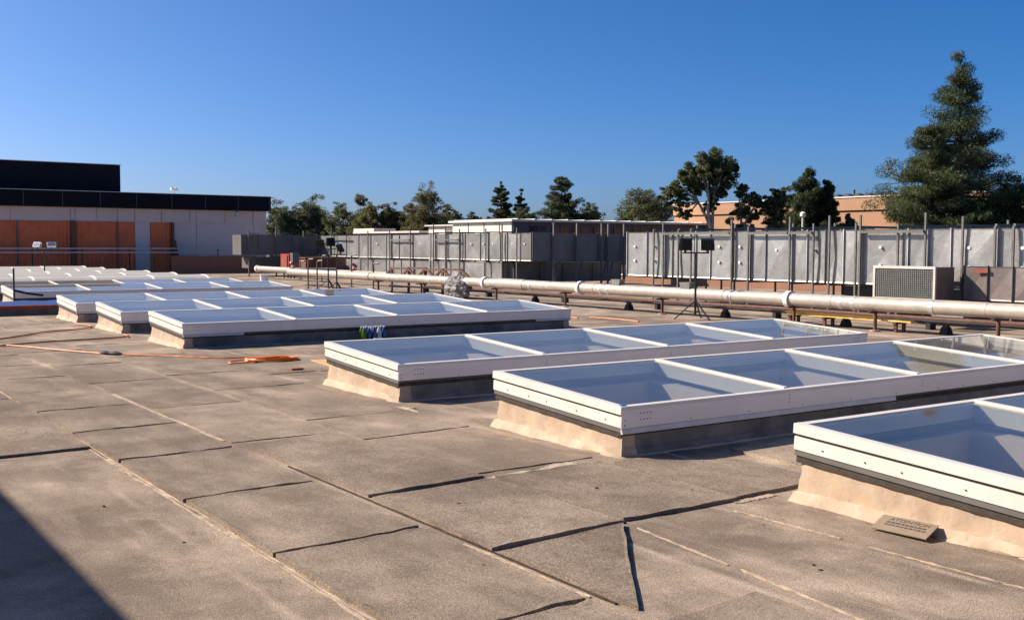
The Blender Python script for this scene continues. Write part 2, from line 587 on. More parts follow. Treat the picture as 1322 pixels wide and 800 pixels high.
def skylight_proto(y0, label):
    root = thing('skylight', (X0, y0, 0), label, 'skylight', 'glazed skylights in a row on the roof')

    def T(u, v, w):
        return (X0 + u, y0 + v * cT - w * sT, .40 + v * sT + w * cT)

    def part(name, m, boxes, parent=None, mats=None):
        g = MB()
        for bb in boxes: g.box(*bb, T=T)
        return g.build(name, m, parent or root)
    # curb with flashing that flares onto the roof
    r = random.Random(3)
    per = []
    nx, ny = 60, 22
    x_a, x_b, y_a, y_b = .03, L - .03, .03, W - .03
    for i in range(nx): per.append((x_a + (x_b - x_a) * i / nx, y_a, 0, -1))
    for i in range(ny): per.append((x_b, y_a + (y_b - y_a) * i / ny, 1, 0))
    for i in range(nx): per.append((x_b - (x_b - x_a) * i / nx, y_b, 0, 1))
    for i in range(ny): per.append((x_a, y_b - (y_b - y_a) * i / ny, -1, 0))
    g = MB()
    n = len(per)
    corner = {0: (-1, -1), nx: (1, -1), nx + ny: (1, 1), 2 * nx + ny: (-1, 1)}
    prof = ((.0, 1.0), (.003, .7), (.006, .45), (.012, .25), (.03, .06), (.055, .012), (.08, -.004))
    for off, hz in prof:
        for i, (x, y, ax, ay) in enumerate(per):
            if i in corner: ax, ay = corner[i]
            zt = .40 + y * sT - .222
            e = off * (1 + r.uniform(-.3, .3)) + (r.uniform(-.004, .004) + .006 * math.sin(i * 1.9 + off * 60) if off else 0)
            z = zt * hz if hz > .08 else hz
            if .05 < hz < .8: z *= 1 + r.uniform(-.08, .08)
            g.v.append((X0 + x + ax * e, y0 + y + ay * e, z))
    for q in range(len(prof) - 1):
        for i in range(n):
            j = (i + 1) % n
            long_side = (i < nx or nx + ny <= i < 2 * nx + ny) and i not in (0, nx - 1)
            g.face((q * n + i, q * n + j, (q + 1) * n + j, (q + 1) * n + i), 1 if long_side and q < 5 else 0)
    g.build('curb', ['curb_membrane', 'curb_tar_shade'], root, smooth=True)
    part('nailer', 'nailer', [(.012, L - .012, .012, .04, -.24, -.208), (.012, L - .012, W - .04, W - .012, -.255, -.208),
                              (.012, .04, .041, W - .041, -.25, -.208), (L - .04, L - .012, .041, W - .041, -.25, -.208)])
    # outer frame
    part('top_cap', 'white_paint', [(-.014, .05, -.008, W + .008, -.064, 0)])
    part('top_cap', 'white_paint', [(L - .05, L + .014, -.008, W + .008, -.064, 0)])
    part('front_rail', 'white_paint', [(.051, L - .051, -.006, .05, -.03, -.001)])
    part('back_rail', 'white_paint', [(.051, L - .051, W - .05, W + .006, -.03, -.001)])
    part('reveal', 'reveal', [(.008, .02, 0, W, -.084, -.0645)])
    part('reveal', 'reveal', [(L - .02, L - .008, 0, W, -.084, -.0645)])
    fl = part('side_fascia', 'white_paint', [(-.005, .02, -.002, W + .002, -.170, -.0845)])
    part('side_fascia', 'white_paint', [(L - .02, L + .005, -.002, W + .002, -.170, -.0845)])
    part('side_strip', 'grey_strip', [(.002, .02, .002, W - .002, -.2075, -.1705)])
    part('side_strip', 'grey_strip', [(L - .02, L - .002, .002, W - .002, -.2075, -.1705)])
    ff = part('front_fascia', 'fascia_paint', [(.021, L - .021, -.005, .02, -.176, -.031)])
    part('back_fascia', 'fascia_paint', [(.021, L - .021, W - .02, W + .005, -.2075, -.031)])
    part('corner_plate', 'fascia_paint', [(-.003, .17, -.0085, -.0052, -.176, -.031)], ff)
    part('corner_plate', 'fascia_paint', [(L - .17, L + .003, -.0085, -.0052, -.176, -.031)], ff)
    # screws in the fascia, small dark heads
    g = MB()

    def screw(u, w, v=-.0085):
        g.box(u - .0045, u + .0045, v - .003, v + .002, w - .0045, w + .0045, T=T)
    for e in (0, 1):
        for c in range(4):
            for w in (-.065, -.115):
                u = .195 + .035 * c
                screw(u if not e else L - u, w, -.005)
        for w in (-.11, -.15): screw(.03 if not e else L - .03, w)
    for i in (1, 2, 3):
        for w in (-.055, -.085, -.115): screw(i * L / 4, w, -.005)
    u = .75
    while u < L - .3:
        screw(u, -.155, -.005)
        u += rng.choice((.42, .55, .68))
    for v in (.2, .62, .95, 1.3, 1.62):
        v += rng.uniform(-.08, .08)
        g.box(-.010, -.003, v - .004, v + .004, -.135 - .004, -.135 + .004, T=T)
    g.build('screw_row', 'screw', ff)
    # bars and panes
    for i in (1, 2, 3):
        u = i * L / 4
        b = part('glazing_bar', 'white_paint', [(u - .024, u + .024, .05, W - .05, -.016, .010)])
        part('web', 'inner_frame', [(u - .011, u + .011, .052, W - .052, -.15, -.0165)], b)
    for i in range(4):
        a = .051 if i == 0 else i * L / 4 + .0245
        c = L - .051 if i == 3 else (i + 1) * L / 4 - .0245
        g = MB()
        p = [T(*q) for q in ((a, .0505, -.016), (c, .0505, -.016), (c, W - .0505, -.016), (a, W - .0505, -.016),
                             (a, .0505, -.008), (c, .0505, -.008), (c, W - .0505, -.008), (a, W - .0505, -.008))]
        g.hexa(p, 1, top=0)
        g.build('glass_pane', ['glass_top', 'glass_clear'], root)
    # inside: frame lining, flashing band with its shade painted in, painted light well
    part('inner_frame', 'inner_frame', [(.0215, L - .0215, .0205, .0495, -.13, -.0315), (.0215, L - .0215, W - .0495, W - .0205, -.13, -.0315),
                                        (.0205, .0495, .0505, W - .0505, -.13, -.0685), (L - .0495, L - .0205, .0505, W - .0505, -.13, -.0685)])
    part('flashing_band', 'recess_shade', [(.0215, L - .0215, .021, .045, -.2, -.1305), (.0215, L - .0215, W - .045, W - .021, -.2, -.1305),
                                     (.021, .045, .0505, W - .0505, -.2, -.1305), (L - .045, L - .021, .0505, W - .0505, -.2, -.1305)])
    well = part('light_well', 'well_paint', [(.045, L - .045, .045, .12, -1.2, -.201), (.045, L - .045, W - .12, W - .045, -1.2, -.201),
                                             (.045, .12, .1205, W - .1205, -1.2, -.201), (L - .12, L - .045, .1205, W - .1205, -1.2, -.201)])
    for i in (1, 2, 3):
        u = i * L / 4
        part('well_beam', 'well_paint', [(u - .15, u + .15, .1205, W - .1205, -.75, -.203)], well)
    part('ceiling_lens', 'diffuser', [(.1, L - .1, .1, W - .1, -1.24, -1.2005)], well)
    return root


names = ['white framed glass skylight with the small ATTENTION plate beside its curb',
         'white framed glass skylight one row behind the one with the ATTENTION plate',
         'white framed glass skylight with a plywood scrap lying beside its left end',
         'white framed glass skylight with a pack of drink bottles against its front curb',
         'white framed glass skylight directly behind the one with the drink bottles',
         'white framed glass skylight next in front of the blue tarp covered opening',
         'white framed glass skylight directly behind the blue tarp covered opening',
         'white framed glass skylight next to the rounded white barrel vault skylights']
proto = skylight_proto(SKY_Y[0], names[0])
roots = [proto]
for y, nm in zip(SKY_Y[1:], names[1:]):
    c = copy_tree(proto)
    c.location = (X0, y, 0)
    c['label'] = nm
    roots.append(c)


def drip(root, y0, spans):
    for a, b in spans:
        g = MB()
        z = .40 - .178
        g.hexa([(X0 + a, y0 - .012, z - .04), (X0 + b, y0 - .012, z - .04), (X0 + b, y0 + .014, z - .04), (X0 + a, y0 + .014, z - .04),
                (X0 + a, y0 - .001, z), (X0 + b, y0 - .001, z), (X0 + b, y0 + .014, z), (X0 + a, y0 + .014, z)])
        g.build('drip_flashing', 'bare_metal', root)


drip(roots[0], SKY_Y[0], [(0, 7.7)])
drip(roots[1], SKY_Y[1], [(0, 3.45)])
drip(roots[3], SKY_Y[3], [(.0, 1.0), (6.9, 7.75)])
drip(roots[4], SKY_Y[4], [(.0, 1.6)])
drip(roots[5], SKY_Y[5], [(.0, 1.6)])
# strips of blue masking tape on two corners
for y0, u in ((SKY_Y[2], .02), (SKY_Y[1], .01)):
    o = MB().box(X0 + u, X0 + u + .055, y0 + .02, y0 + .045, .4045, .4105).build('tape_strip', 'blue_tape')
    solo(o, 'short blue masking tape strip on a skylight corner, ' + ('above the plywood scrap' if y0 > 8 else 'across from the ATTENTION plate skylight'), 'tape', 'blue masking tape on skylight corners')

# barrel vault skylights
vault_y = [37.7, 41.2, 44.7, 48.2, 51.7, 55.2]
vault_l = ['old white barrel vault skylight next to the glazed skylights', 'old white barrel vault skylight second from the glazed skylights',
           'old white barrel vault skylight third from the glazed skylights', 'old white barrel vault skylight fourth from the glazed skylights',
           'old white barrel vault skylight second from the corrugated brown wall', 'old white barrel vault skylight nearest the corrugated brown wall']


def vault(y0, label):
    root = thing('barrel_skylight', (X0, y0, 0), label, 'skylight', 'old barrel vault skylights')
    MB().box(X0, X0 + L, y0, y0 + 1.7, 0, .22).build('curb', 'fibreglass', root)
    cy, r = y0 + .85, .84
    h = .34

    def arc(x, k, n=14):
        return [(x, cy - math.cos(math.pi * i / n) * r * k, .221 + math.sin(math.pi * i / n) * h * k) for i in range(n + 1)]
    for b in range(4):
        g = MB()
        a0, a1 = arc(X0 + b * L / 4 + .002, 1), arc(X0 + (b + 1) * L / 4 - .002, 1)
        g.v += a0 + a1
        for i in range(14): g.face((i, i + 1, 16 + i, 15 + i))
        g.face(list(range(15)))
        g.face(list(range(15, 30))[::-1])
        g.build('vault_panel', 'fibreglass', root, smooth=True)
    for b in range(5):
        x = X0 + b * L / 4
        g = MB()
        rings = [arc(x - .04, 1.0), arc(x - .04, 1.035), arc(x + .04, 1.035), arc(x + .04, 1.0)]
        for q in rings: g.v += q
        for q in range(3):
            for i in range(14): g.face((q * 15 + i, q * 15 + i + 1, q * 15 + 16 + i, q * 15 + 15 + i))
        g.build('rib', 'fibre_rib', root, smooth=True)
    return root


v0 = vault(vault_y[0], vault_l[0])
for y, nm in zip(vault_y[1:], vault_l[1:]):
    c = copy_tree(v0)
    c.location = (X0, y, 0)
    c['label'] = nm

# opening still without a skylight: low curb, red timber edge and blue tarp
t = thing('tarp_covered_opening', (X0, 26.9, 0), 'low dark roof opening curb edged with red timber and covered by a blue tarp', 'roof opening')
MB().box(X0 - 2.2, X0 + 1.05, 26.9, 28.7, 0, .15).build('curb', 'concrete_curb', t)
MB().box(X0 - 2.2, X0 + 1.06, 26.86, 26.96, .151, .225).build('timber_edge', 'red_wood', t)
g = MB()
for i in range(15):
    for j in range(6):
        g.v.append((X0 - 2.2 + i * .23, 26.99 + j * .33, .236 + .012 * math.sin(i * 1.7 + j) + .02 * (j > 0)))
for i in range(14):
    for j in range(5): g.face((i * 6 + j, i * 6 + 6 + j, i * 6 + 7 + j, i * 6 + 1 + j))
g.build('tarp', 'blue_tarp', t, smooth=True)

t = thing('parapet', (32.5, 25, 0), 'low brown parapet with pale coping along the roof edge behind the ducts', 'parapet')
MB().box(32.3, 32.69, -13.6, 64.5, 0, .32).build('wall', 'brown_wall', t)
MB().box(32.25, 32.74, -13.6, 64.5, .321, .37).build('coping', 'roof_white', t)
t = thing('parapet', (29.5, 64.5, 0), 'brown parapet closing the roof beside the grey building corner', 'parapet')
MB().box(26.6, 32.2, 64.3, 64.6, 0, .9).build('wall', 'brown_wall', t)
MB().box(26.6, 32.2, 64.25, 64.65, .901, .96).build('coping', 'brown_wall', t)
t = thing('equipment_cabinet', (24, 51, 0), 'dark red brown equipment cabinet under the corner of the ducts', 'cabinet')
MB().box(22.9, 24.6, 51.2, 53.2, .06, .95).build('body', 'pilaster', t)
MB().box(22.85, 24.65, 51.15, 53.25, .951, 1.0).build('top', 'rusty_steel', t)
for q in (23.3, 23.9):
    MB().box(q, q + .5, 51.17, 51.199, .15, .88).build('door', 'rusty_steel', t)
for q in (23.0, 24.45):
    MB().box(q, q + .1, 51.3, 53.1, 0, .059).build('skid', 'dark_steel', t)

# ---------------------------------------------------------------- ducts


def duct_panel(g, axis, a, b, z0, z1, face, out, push):
    """one sheet metal panel with a cross-broken face; axis 'y' runs along Y with face at X"""
    th = .05

    def P(s, d, z):
        return (face + out * d, s, z) if axis == 'y' else (s, face + out * d, z)
    e = .03
    q = [(a, z0), (b, z0), (b, z1), (a, z1)]
    qi = [(a + e, z0 + e), (b - e, z0 + e), (b - e, z1 - e), (a + e, z1 - e)]
    k = len(g.v)
    g.v += [P(s, -th, z) for s, z in q] + [P(s, .012, z) for s, z in q] + [P(s, 0, z) for s, z in qi]
    g.v.append(P((a + b) / 2 + (b - a) * .06, push, (z0 + z1) / 2))
    for i in range(4):
        j = (i + 1) % 4
        g.face((k + i, k + j, k + 4 + j, k + 4 + i))
        g.face((k + 4 + i, k + 4 + j, k + 8 + j, k + 8 + i))
        g.face((k + 8 + i, k + 8 + j, k + 12))


def duct(name, label, axis, bounds, z0, z1, face, out, depth, m='galvanised', washers=True, group='sheet metal air ducts', zs=None):
    lo, hi = min(bounds), max(bounds)
    if axis == 'y':
        xa, xb = sorted((face - out * .045, face - out * depth))
        loc = ((xa + xb) / 2, (lo + hi) / 2, z0)
    else:
        xa, xb = sorted((face - out * .045, face - out * depth))
        loc = ((lo + hi) / 2, (xa + xb) / 2, z0)
    t = thing(name, loc, label, 'duct', group)
    g = MB()
    if axis == 'y': g.box(xa, xb, lo, hi, z0, z1)
    else: g.box(lo, hi, xa, xb, z0, z1)
    g.build('casing', m, t)
    bs = sorted(bounds)
    r = random.Random(int(lo * 100))
    for a, b in zip(bs, bs[1:]):
        if b - a < .12: continue
        g = MB()
        duct_panel(g, axis, a + .012, b - .012, z0 - .012, z1 + .012, face, out, r.choice((-.03, .022, -.015, .03)))
        pn = g.build('panel', m, t)
        if washers and b - a > .55 and r.random() < .75:
            for zz in ((.62,) if z1 - z0 < 1.1 else r.choice(((.62,), (.35, .68)))):
                s = a + (b - a) * .6
                z = z0 + (z1 - z0) * zz
                if axis == 'y':
                    MB().tube([(face + out * -.02, s, z), (face + out * .04, s, z)], .035, 8).build('washer', 'white_plastic', pn)
    # standing flanges between panels
    for b in bs:
        g = MB()
        if axis == 'y':
            f = sorted((face - out * .02, face + out * .035))
            g.box(f[0], f[1], b - .010, b + .010, z0 - .02, z1 + .03)
        else:
            f = sorted((face - out * .02, face + out * .035))
            g.box(b - .010, b + .010, f[0], f[1], z0 - .02, z1 + .03)
        g.build('flange', ('galv_bright' if int(b * 37) % 5 < 2 else 'post_steel') if m == 'galvanised' else 'dark_steel', t)
    return t


RB = [24.22, 23.34, 22.61, 22.29, 21.37, 20.83, 20.02, 19.39, 18.88, 18.02, 17.57, 17.02, 16.49, 15.95, 14.75, 14.24, 13.70, 12.62, 11.3, 10.2, 9.0, 8.0]
duct('air_duct', 'tall galvanised duct of cross-broken panels behind the tripod work light', 'y', RB, .80, 2.03, 21.0, -1, 1.5)
FB = [54.0, 52.6, 51.9, 50.8, 49.4, 48.1, 46.5, 46.0, 45.2, 43.9, 42.3, 41.9, 40.9, 39.8, 39.4, 38.2, 37.6, 36.7, 36.2, 35.3, 34.55]
duct('air_duct', 'long upper galvanised duct running behind the brown pipe crossovers', 'y', FB, 1.05, 2.12, 25.0, -1, 1.3)
duct('air_duct', 'lower galvanised duct tucked under the long upper duct', 'y', [51.0, 49.3, 47.9, 46.6, 45.1, 43.9, 42.4, 41.0, 39.6, 38.0, 36.6], .2, .93, 25.05, -1, 1.1, washers=False)
duct('air_duct', 'shaded duct section crossing from the long upper duct towards the tall duct', 'x', [25.0, 25.9, 27.1, 28.3, 28.7, 29.75, 31.2], 1.04, 2.14, 34.5, -1, 1.2, 'galv_dull_shaded', False)
duct('air_duct', 'shaded upper duct stub with a bright end beside the grey building', 'x', [20.6, 21.0, 21.5, 22.45, 23.4, 24.9], 1.12, 2.15, 54.05, -1, 1.25, 'galv_dull_shaded', False)
duct('air_duct', 'shaded lower duct under the stub beside the grey building', 'x', [21.1, 22.6, 24.4], .42, .98, 54.4, -1, .9, 'galv_dull_shaded', False)
duct('air_duct', 'dark lower duct in the shade under the crossing duct section', 'x', [25.3, 26.6, 27.8, 29.4, 31.0], .15, .95, 36.2, -1, .9, 'galv_dull_shaded', False)
duct('air_duct', 'added dark duct standing in for the shade under the tall duct', 'y', [8., 10., 12., 14., 16., 18.4], .06, .62, 23.4, -1, .9, 'galv_dull_shaded', False)  # added to fill the black shade beneath the tall duct
duct('air_duct', 'brownish low duct attached behind the screened intake box', 'y', [13.3, 12.75, 12.2, 11.5, 10.4, 9.0, 8.0], .56, 1.24, 20.86, -1, .05, 'brown_duct', False)

# screened intake box
t = thing('intake_box', (20.35, 14.15, .5), 'low metal intake box with a wire screen face behind the big pipe', 'intake')
MB().box(20.05, 20.7, 13.42, 14.9, .5, 1.23).build('casing', 'brown_duct', t)
g = MB()
g.box(20.0, 20.049, 13.40, 14.92, 1.19, 1.245).box(20.0, 20.049, 13.40, 14.92, .49, .57)
g.box(20.0, 20.049, 13.40, 13.45, .5705, 1.1895).box(20.0, 20.049, 14.87, 14.92, .5705, 1.1895)
g.build('screen_frame', 'bare_metal', t)
g = MB()
g.box(20.02, 20.03, 13.45, 14.87, .57, 1.19)
g.build('screen', 'mesh_screen', t)
g = MB()
for i in range(30):
    y = 13.47 + i * .048
    g.box(20.010, 20.017, y, y + .006, .571, 1.189)
for i in range(13):
    z = .6 + i * .048
    g.box(20.004, 20.0095, 13.451, 14.869, z, z + .006)
g.build('wire_mesh', 'post_steel', t, kind='stuff')
for yy in (13.6, 14.7):
    MB().box(20.3, 20.36, yy, yy + .06, 0, .5).build('leg', 'post_steel', t)
o = MB().box(20.79, 20.80, 12.72, 13.02, 1.12, 1.2).build('tag_plate', 'red_wood')
solo(o, 'small rust red plate on the brownish low duct', 'plate')
o = MB().hexa([(19.6, 12.5, .25), (20.2, 12.5, .25), (20.2, 13.2, .25), (19.6, 13.2, .25), (19.9, 12.5, .5), (20.2, 12.5, .5), (20.2, 13.2, .5), (19.9, 13.2, .5)]).build('duct_hood', 'galvanised')
solo(o, 'small sloping sheet metal hood under the brownish duct', 'hood')


ORD = ['first', 'second', 'third', 'fourth', 'fifth', 'sixth', 'seventh', 'eighth', 'ninth', 'tenth', 'eleventh', 'twelfth', 'thirteenth',
       'fourteenth', 'fifteenth', 'sixteenth', 'seventeenth']


# support frames for the ducts
def support(x0, x1, y, z1, zc, label, group, top=2.08, wdt=.042, upper=True, m='post_steel'):
    t = thing('duct_support', ((x0 + x1) / 2, y, 0), label, 'support', group)
    for x in (x0, x1):
        MB().box(x - wdt / 2, x + wdt / 2, y - wdt / 2, y + wdt / 2, 0, z1 if x == x0 else 2.0 + .25 * ((y * 7.3) % 1 > .7)).build('post', m, t)
    MB().box(x0 + wdt / 2 + .001, x1 - wdt / 2 - .001, y - .025, y + .025, zc - .07, zc - .02).build('crossbar', m, t)
    if upper: MB().box(x0 + wdt / 2 + .001, x1 - wdt / 2 - .001, y - .025, y + .025, top, top + .05).build('crossbar', m, t)
    MB().box(x0 - .09, x0 + .09, y - .09, y + .09, 0.0, .012).build('base_plate', m, t)
    return t


for i, (y, z) in enumerate(zip([23.0, 22.61, 22.0, 21.5, 20.0, 19.42, 18.06, 17.33, 16.86, 16.1, 15.98, 14.97, 14.28, 13.39, 12.66, 12.26, 10.9],
                               [2.12, 2.3, 2.1, 2.12, 2.35, 2.15, 2.38, 2.2, 2.38, 2.2, 2.38, 2.16, 2.4, 2.3, 2.08, 2.08, 2.2])):
    support(20.92, 22.62, y, z, .79, ORD[i] + ' steel post frame along the tall duct, counted from the shaded crossing duct', 'posts along the tall duct')
for i, y in enumerate((35.42, 36.46, 37.66, 39.72, 40.87, 41.9, 44.0, 46.0, 48.24, 52.38)):
    support(24.9, 26.45, y, rng.choice((2.35, 2.5, 2.6)), 1.03, ORD[i] + ' steel post frame along the long upper duct, counted from the crossing duct', 'posts along the long upper duct', 2.17)
for i, x in enumerate((20.95, 22.45, 24.0)):
    t = thing('duct_support', (x, 53.95, 0), ORD[i] + ' steel post before the shaded duct stub, counted from its bright end', 'support', 'posts along the duct stub')
    MB().box(x - .03, x + .03, 53.88, 53.94, 0, 2.4).build('post', 'post_steel', t)
    MB().box(x - .1, x + .1, 53.81, 54.01, 0, .012).build('base_plate', 'post_steel', t)
    MB().box(x + .031, x + .6, 53.89, 53.93, 2.2, 2.24).build('crossbar', 'post_steel', t)
for i, x in enumerate((25.95, 27.12, 28.4, 28.75, 29.6)):
    t = thing('duct_support', (x, 34.3, 0), ORD[i] + ' steel post before the shaded crossing duct, counted from its sunlit corner', 'support', 'posts along the crossing duct')
    MB().box(x - .03, x + .03, 34.34, 34.40, 0, 2.55).build('post', 'post_steel', t)
    MB().box(x - .1, x + .1, 34.27, 34.45, 0, .012).build('base_plate', 'post_steel', t)
    g = MB().bar((x + .25, 34.7, 0.01), (x + .55, 34.7, 1.0), .05)
    g.build('brace', 'post_steel', t)
# horizontal struts clipped across the faces of the ducts
for (x, ya, yb, z) in ((20.88, 17.35, 18.05, 1.95), (20.88, 18.1, 19.4, 1.95), (20.88, 14.3, 15.95, 1.96), (20.88, 20.05, 22.6, 1.96), (24.85, 44.0, 46.0, 1.85), (24.85, 39.75, 41.85, 1.85), (24.85, 50.2, 53, 1.95)):
    o = MB().box(x - .025, x + .025, ya, yb, z, z + .06).build('strut_rail', 'galv_dull_shaded')
    solo(o, 'horizontal channel strut clipped across the front of a duct', 'strut', 'struts across the ducts')

# ---------------------------------------------------------------- pipes
PX, PZ, PR = 17.9, .535, .138
t = thing('insulated_pipe', (PX, 22, PZ - PR), 'long thick insulated pipe with pale jacket running across the roof on low stands', 'pipe', None)
joints = [6.5, 8.6, 10.9, 13.0, 14.26, 17.25, 19.6, 21.85, 25.04, 26.37, 28.2, 30.4, 32.6, 34.4]
for a, b in zip(joints, joints[1:]):
    r_ = PR * (1.12 if abs(a - 25.04) < .01 else 1)
    n = max(3, int((b - a) / .35))
    pts = [(PX + rng.uniform(-.004, .004), a + .004 + (b - a - .008) * i / n, PZ + rng.uniform(-.004, .004)) for i in range(n + 1)]
    MB().tube(pts, [r_ * rng.uniform(.985, 1.015) for _ in pts], 20).build('jacket_section', 'pipe_wrap', t, smooth=True)
for y in (27.07, 22.5, 15.42):
    MB().tube([(PX, y - .055, PZ), (PX, y + .055, PZ)], PR * 1.32, 22).build('collar', 'pipe_collar', t, smooth=True)
for y in (26.2, 24.7, 21.6, 21.3, 17.05, 14.05, 13.75, 12.0, 30.2, 33.0):
    MB().tube([(PX, y - .05, PZ), (PX, y + .05, PZ)], PR * 1.045, 20).build('band', 'pipe_band', t, smooth=True)
# left run with bare metal jacket and an elbow
pts = [(PX, 34.45 + i * .5, PZ) for i in range(15)]
for i in range(1, 7):
    a = i * math.pi / 12
    pts.append((PX + .5 - .5 * math.cos(a), 41.45 + .5 * math.sin(a), PZ))
pts += [(PX + .8, 41.95, PZ), (PX + 2.2, 41.95, PZ)]
MB().tube(pts, PR * 1.06, 18).build('jacket_section', 'pipe_wrap', t, smooth=True)
t = thing('insulated_pipe', (20.3, 46, .3), 'second pale insulated pipe ending in a cap near the red pump', 'pipe')
MB().tube([(20.3, 37.5 + i * .9, .46) for i in range(16)], .14, 14).build('jacket', 'pipe_wrap', t, smooth=True)
MB().tube([(20.3, 50.95, .46), (20.3, 51.12, .46)], .17, 14).build('end_cap', 'pipe_collar', t, smooth=True)
t = thing('insulated_pipe', (19.4, 18, .16), 'thin dark pipe lying low behind the big insulated pipe', 'pipe')
MB().tube([(19.3, 8 + i * 1.1, .22 + .006 * math.sin(i)) for i in range(24)], .045, 8).build('jacket', 'rusty_steel', t, smooth=True)
for y in (9, 13, 17, 21, 25, 29, 33):
    MB().box(19.2, 19.4, y - .05, y + .05, 0, .175).build('block', 'rubber', t)

for i, y in enumerate((33.9, 30.9, 26.5, 23.17, 19.35, 15.3, 13.28, 10.72)):
    t = thing('pipe_stand', (PX, y, 0), ORD[i] + ' rusty stand under the big pipe, counted from its elbow', 'pipe stand', 'stands under the big pipe')
    MB().tube([(PX, y, .03), (PX, y, .385)], .035, 10).build('post', 'rusty_steel', t, smooth=True)
    MB().tube([(PX, y, 0), (PX, y, .03)], .1, 10).build('base_flange', 'sealant', t, smooth=True)
    MB().box(PX - .2, PX + .2, y - .03, y + .03, .36, .396).build('saddle', 'dark_steel', t)
for i, y in enumerate((29.5, 25.3, 21.2, 17.8, 14.4, 12.1)):
    t = thing('rail_foot', (PX + .55, y, 0), ORD[i] + ' black rubber foot under the low rail, counted from the wrapped bundle', 'foot', 'feet under the low rail')
    MB().hexa([(PX + .45, y - .09, 0), (PX + .65, y - .09, 0), (PX + .65, y + .09, 0), (PX + .45, y + .09, 0),
               (PX + .48, y - .06, .14), (PX + .62, y - .06, .14), (PX + .62, y + .06, .14), (PX + .48, y + .06, .14)]).build('block', 'rubber', t)
    MB().box(PX + .5, PX + .6, y - .05, y + .05, .141, .195).build('clamp', 'dark_steel', t)
o = MB().box(PX + .48, PX + .62, 7.5, 34, .196, .25).build('channel_rail', 'dark_steel')
solo(o, 'long dark channel rail on rubber feet behind the big pipe', 'rail')

# small fittings on the pipe
for y, zz in ((21.0, 0), (18.5, .01)):
    o = MB().hexa([(PX - .08, y - .14, PZ + PR - .03), (PX + .08, y - .14, PZ + PR - .03), (PX + .08, y + .14, PZ + PR - .03), (PX - .08, y + .14, PZ + PR - .03),
                   (PX - .1, y - .17, PZ + PR + .13), (PX + .1, y - .17, PZ + PR + .13), (PX + .1, y + .17, PZ + PR + .13), (PX - .1, y + .17, PZ + PR + .13)]).build('junction_box', 'galvanised')
    solo(o, 'small metal box sitting on top of the big insulated pipe', 'box', 'small boxes on the big pipe')

# plastic wrapped valve
bm = bmesh.new()
bmesh.ops.create_icosphere(bm, subdivisions=4, radius=1)
for v in bm.verts:
    c = v.co.copy()
    n = noise.noise(c * 2.2) * .25 + abs(noise.noise(c * 4.5 + Vector((3, 1, 2)))) * .22 - abs(noise.noise(c * 9)) * .10
    c *= 1 + n
    z = c.z * .36 + .38
    if z < .22:
        s = 1 + (.22 - z) * 1.6
        c.x *= s
        c.y *= s * 1.1
    v.co = Vector((c.x * .29, c.y * .56, max(z, .004 + .02 * noise.noise(c * 5))))
me = bpy.data.meshes.new('wrapped_valve')
bm.to_mesh(me)
bm.free()
me.materials.append(M['silver_wrap'])
o = bpy.data.objects.new('wrapped_valve', me)
col.objects.link(o)
o.location = (PX - .05, 28.55, 0)
tag(o, 'crumpled silvery plastic wrapped bundle over the big pipe', 'wrapped bundle')

# brown crossover frames over the pipe
for y, wh in ((33.6, 'nearer the pipe elbow'), (31.3, 'nearer the wrapped bundle')):
    t = thing('pipe_crossover', (19.0, y, 0), 'rusty brown angled crossover frame above the big pipe, ' + wh, 'frame', 'brown crossovers over the pipe')
    for x in (18.6, 19.3):
        MB().bar((x, y + 1.3, .45), (x, y + .6, .82), .07).build('rail', 'rusty_steel', t)
        MB().bar((x, y + .62, .82), (x, y - .62, .84), .07).build('rail', 'rusty_steel', t)
        MB().bar((x, y - .6, .84), (x, y - 1.3, .5), .07).build('rail', 'rusty_steel', t)
        for q in (.6, -.6): MB().box(x - .03, x + .03, y + q - .03, y + q + .03, 0, .79).build('post', 'rusty_steel', t)

# yellow boards under the pipe
t = thing('board_rack', (18.15, 14, 0), 'low dark rack under the big pipe that carries yellow boards', 'rack')
for y in (12.9, 14.6, 15.5):
    MB().box(17.97, 18.33, y - .04, y + .04, .16, .205).build('bearer', 'dark_steel', t)
    MB().box(18.0, 18.05, y - .03, y + .03, 0, .159).build('leg', 'rusty_steel', t)
    MB().box(18.25, 18.3, y - .03, y + .03, 0, .159).build('leg', 'rusty_steel', t)
for i, (x, a, b, z) in enumerate(((17.99, 12.55, 15.6, .206), (18.13, 12.9, 15.7, .206), (18.02, 13.4, 15.65, .246))):
    o = MB().hexa([(x, a, z), (x + .12, a, z), (x + .12 + .03, b, z), (x + .03, b, z), (x, a, z + .038), (x + .12, a, z + .038), (x + .15, b, z + .038), (x + .03, b, z + .038)]).build('yellow_board', 'plank_yellow')
    solo(o, ('yellow timber board under the big pipe, longest of three', 'yellow timber board under the big pipe, against the low rail', 'yellow timber board under the big pipe, lying on top of another')[i], 'board', 'yellow boards under the pipe')

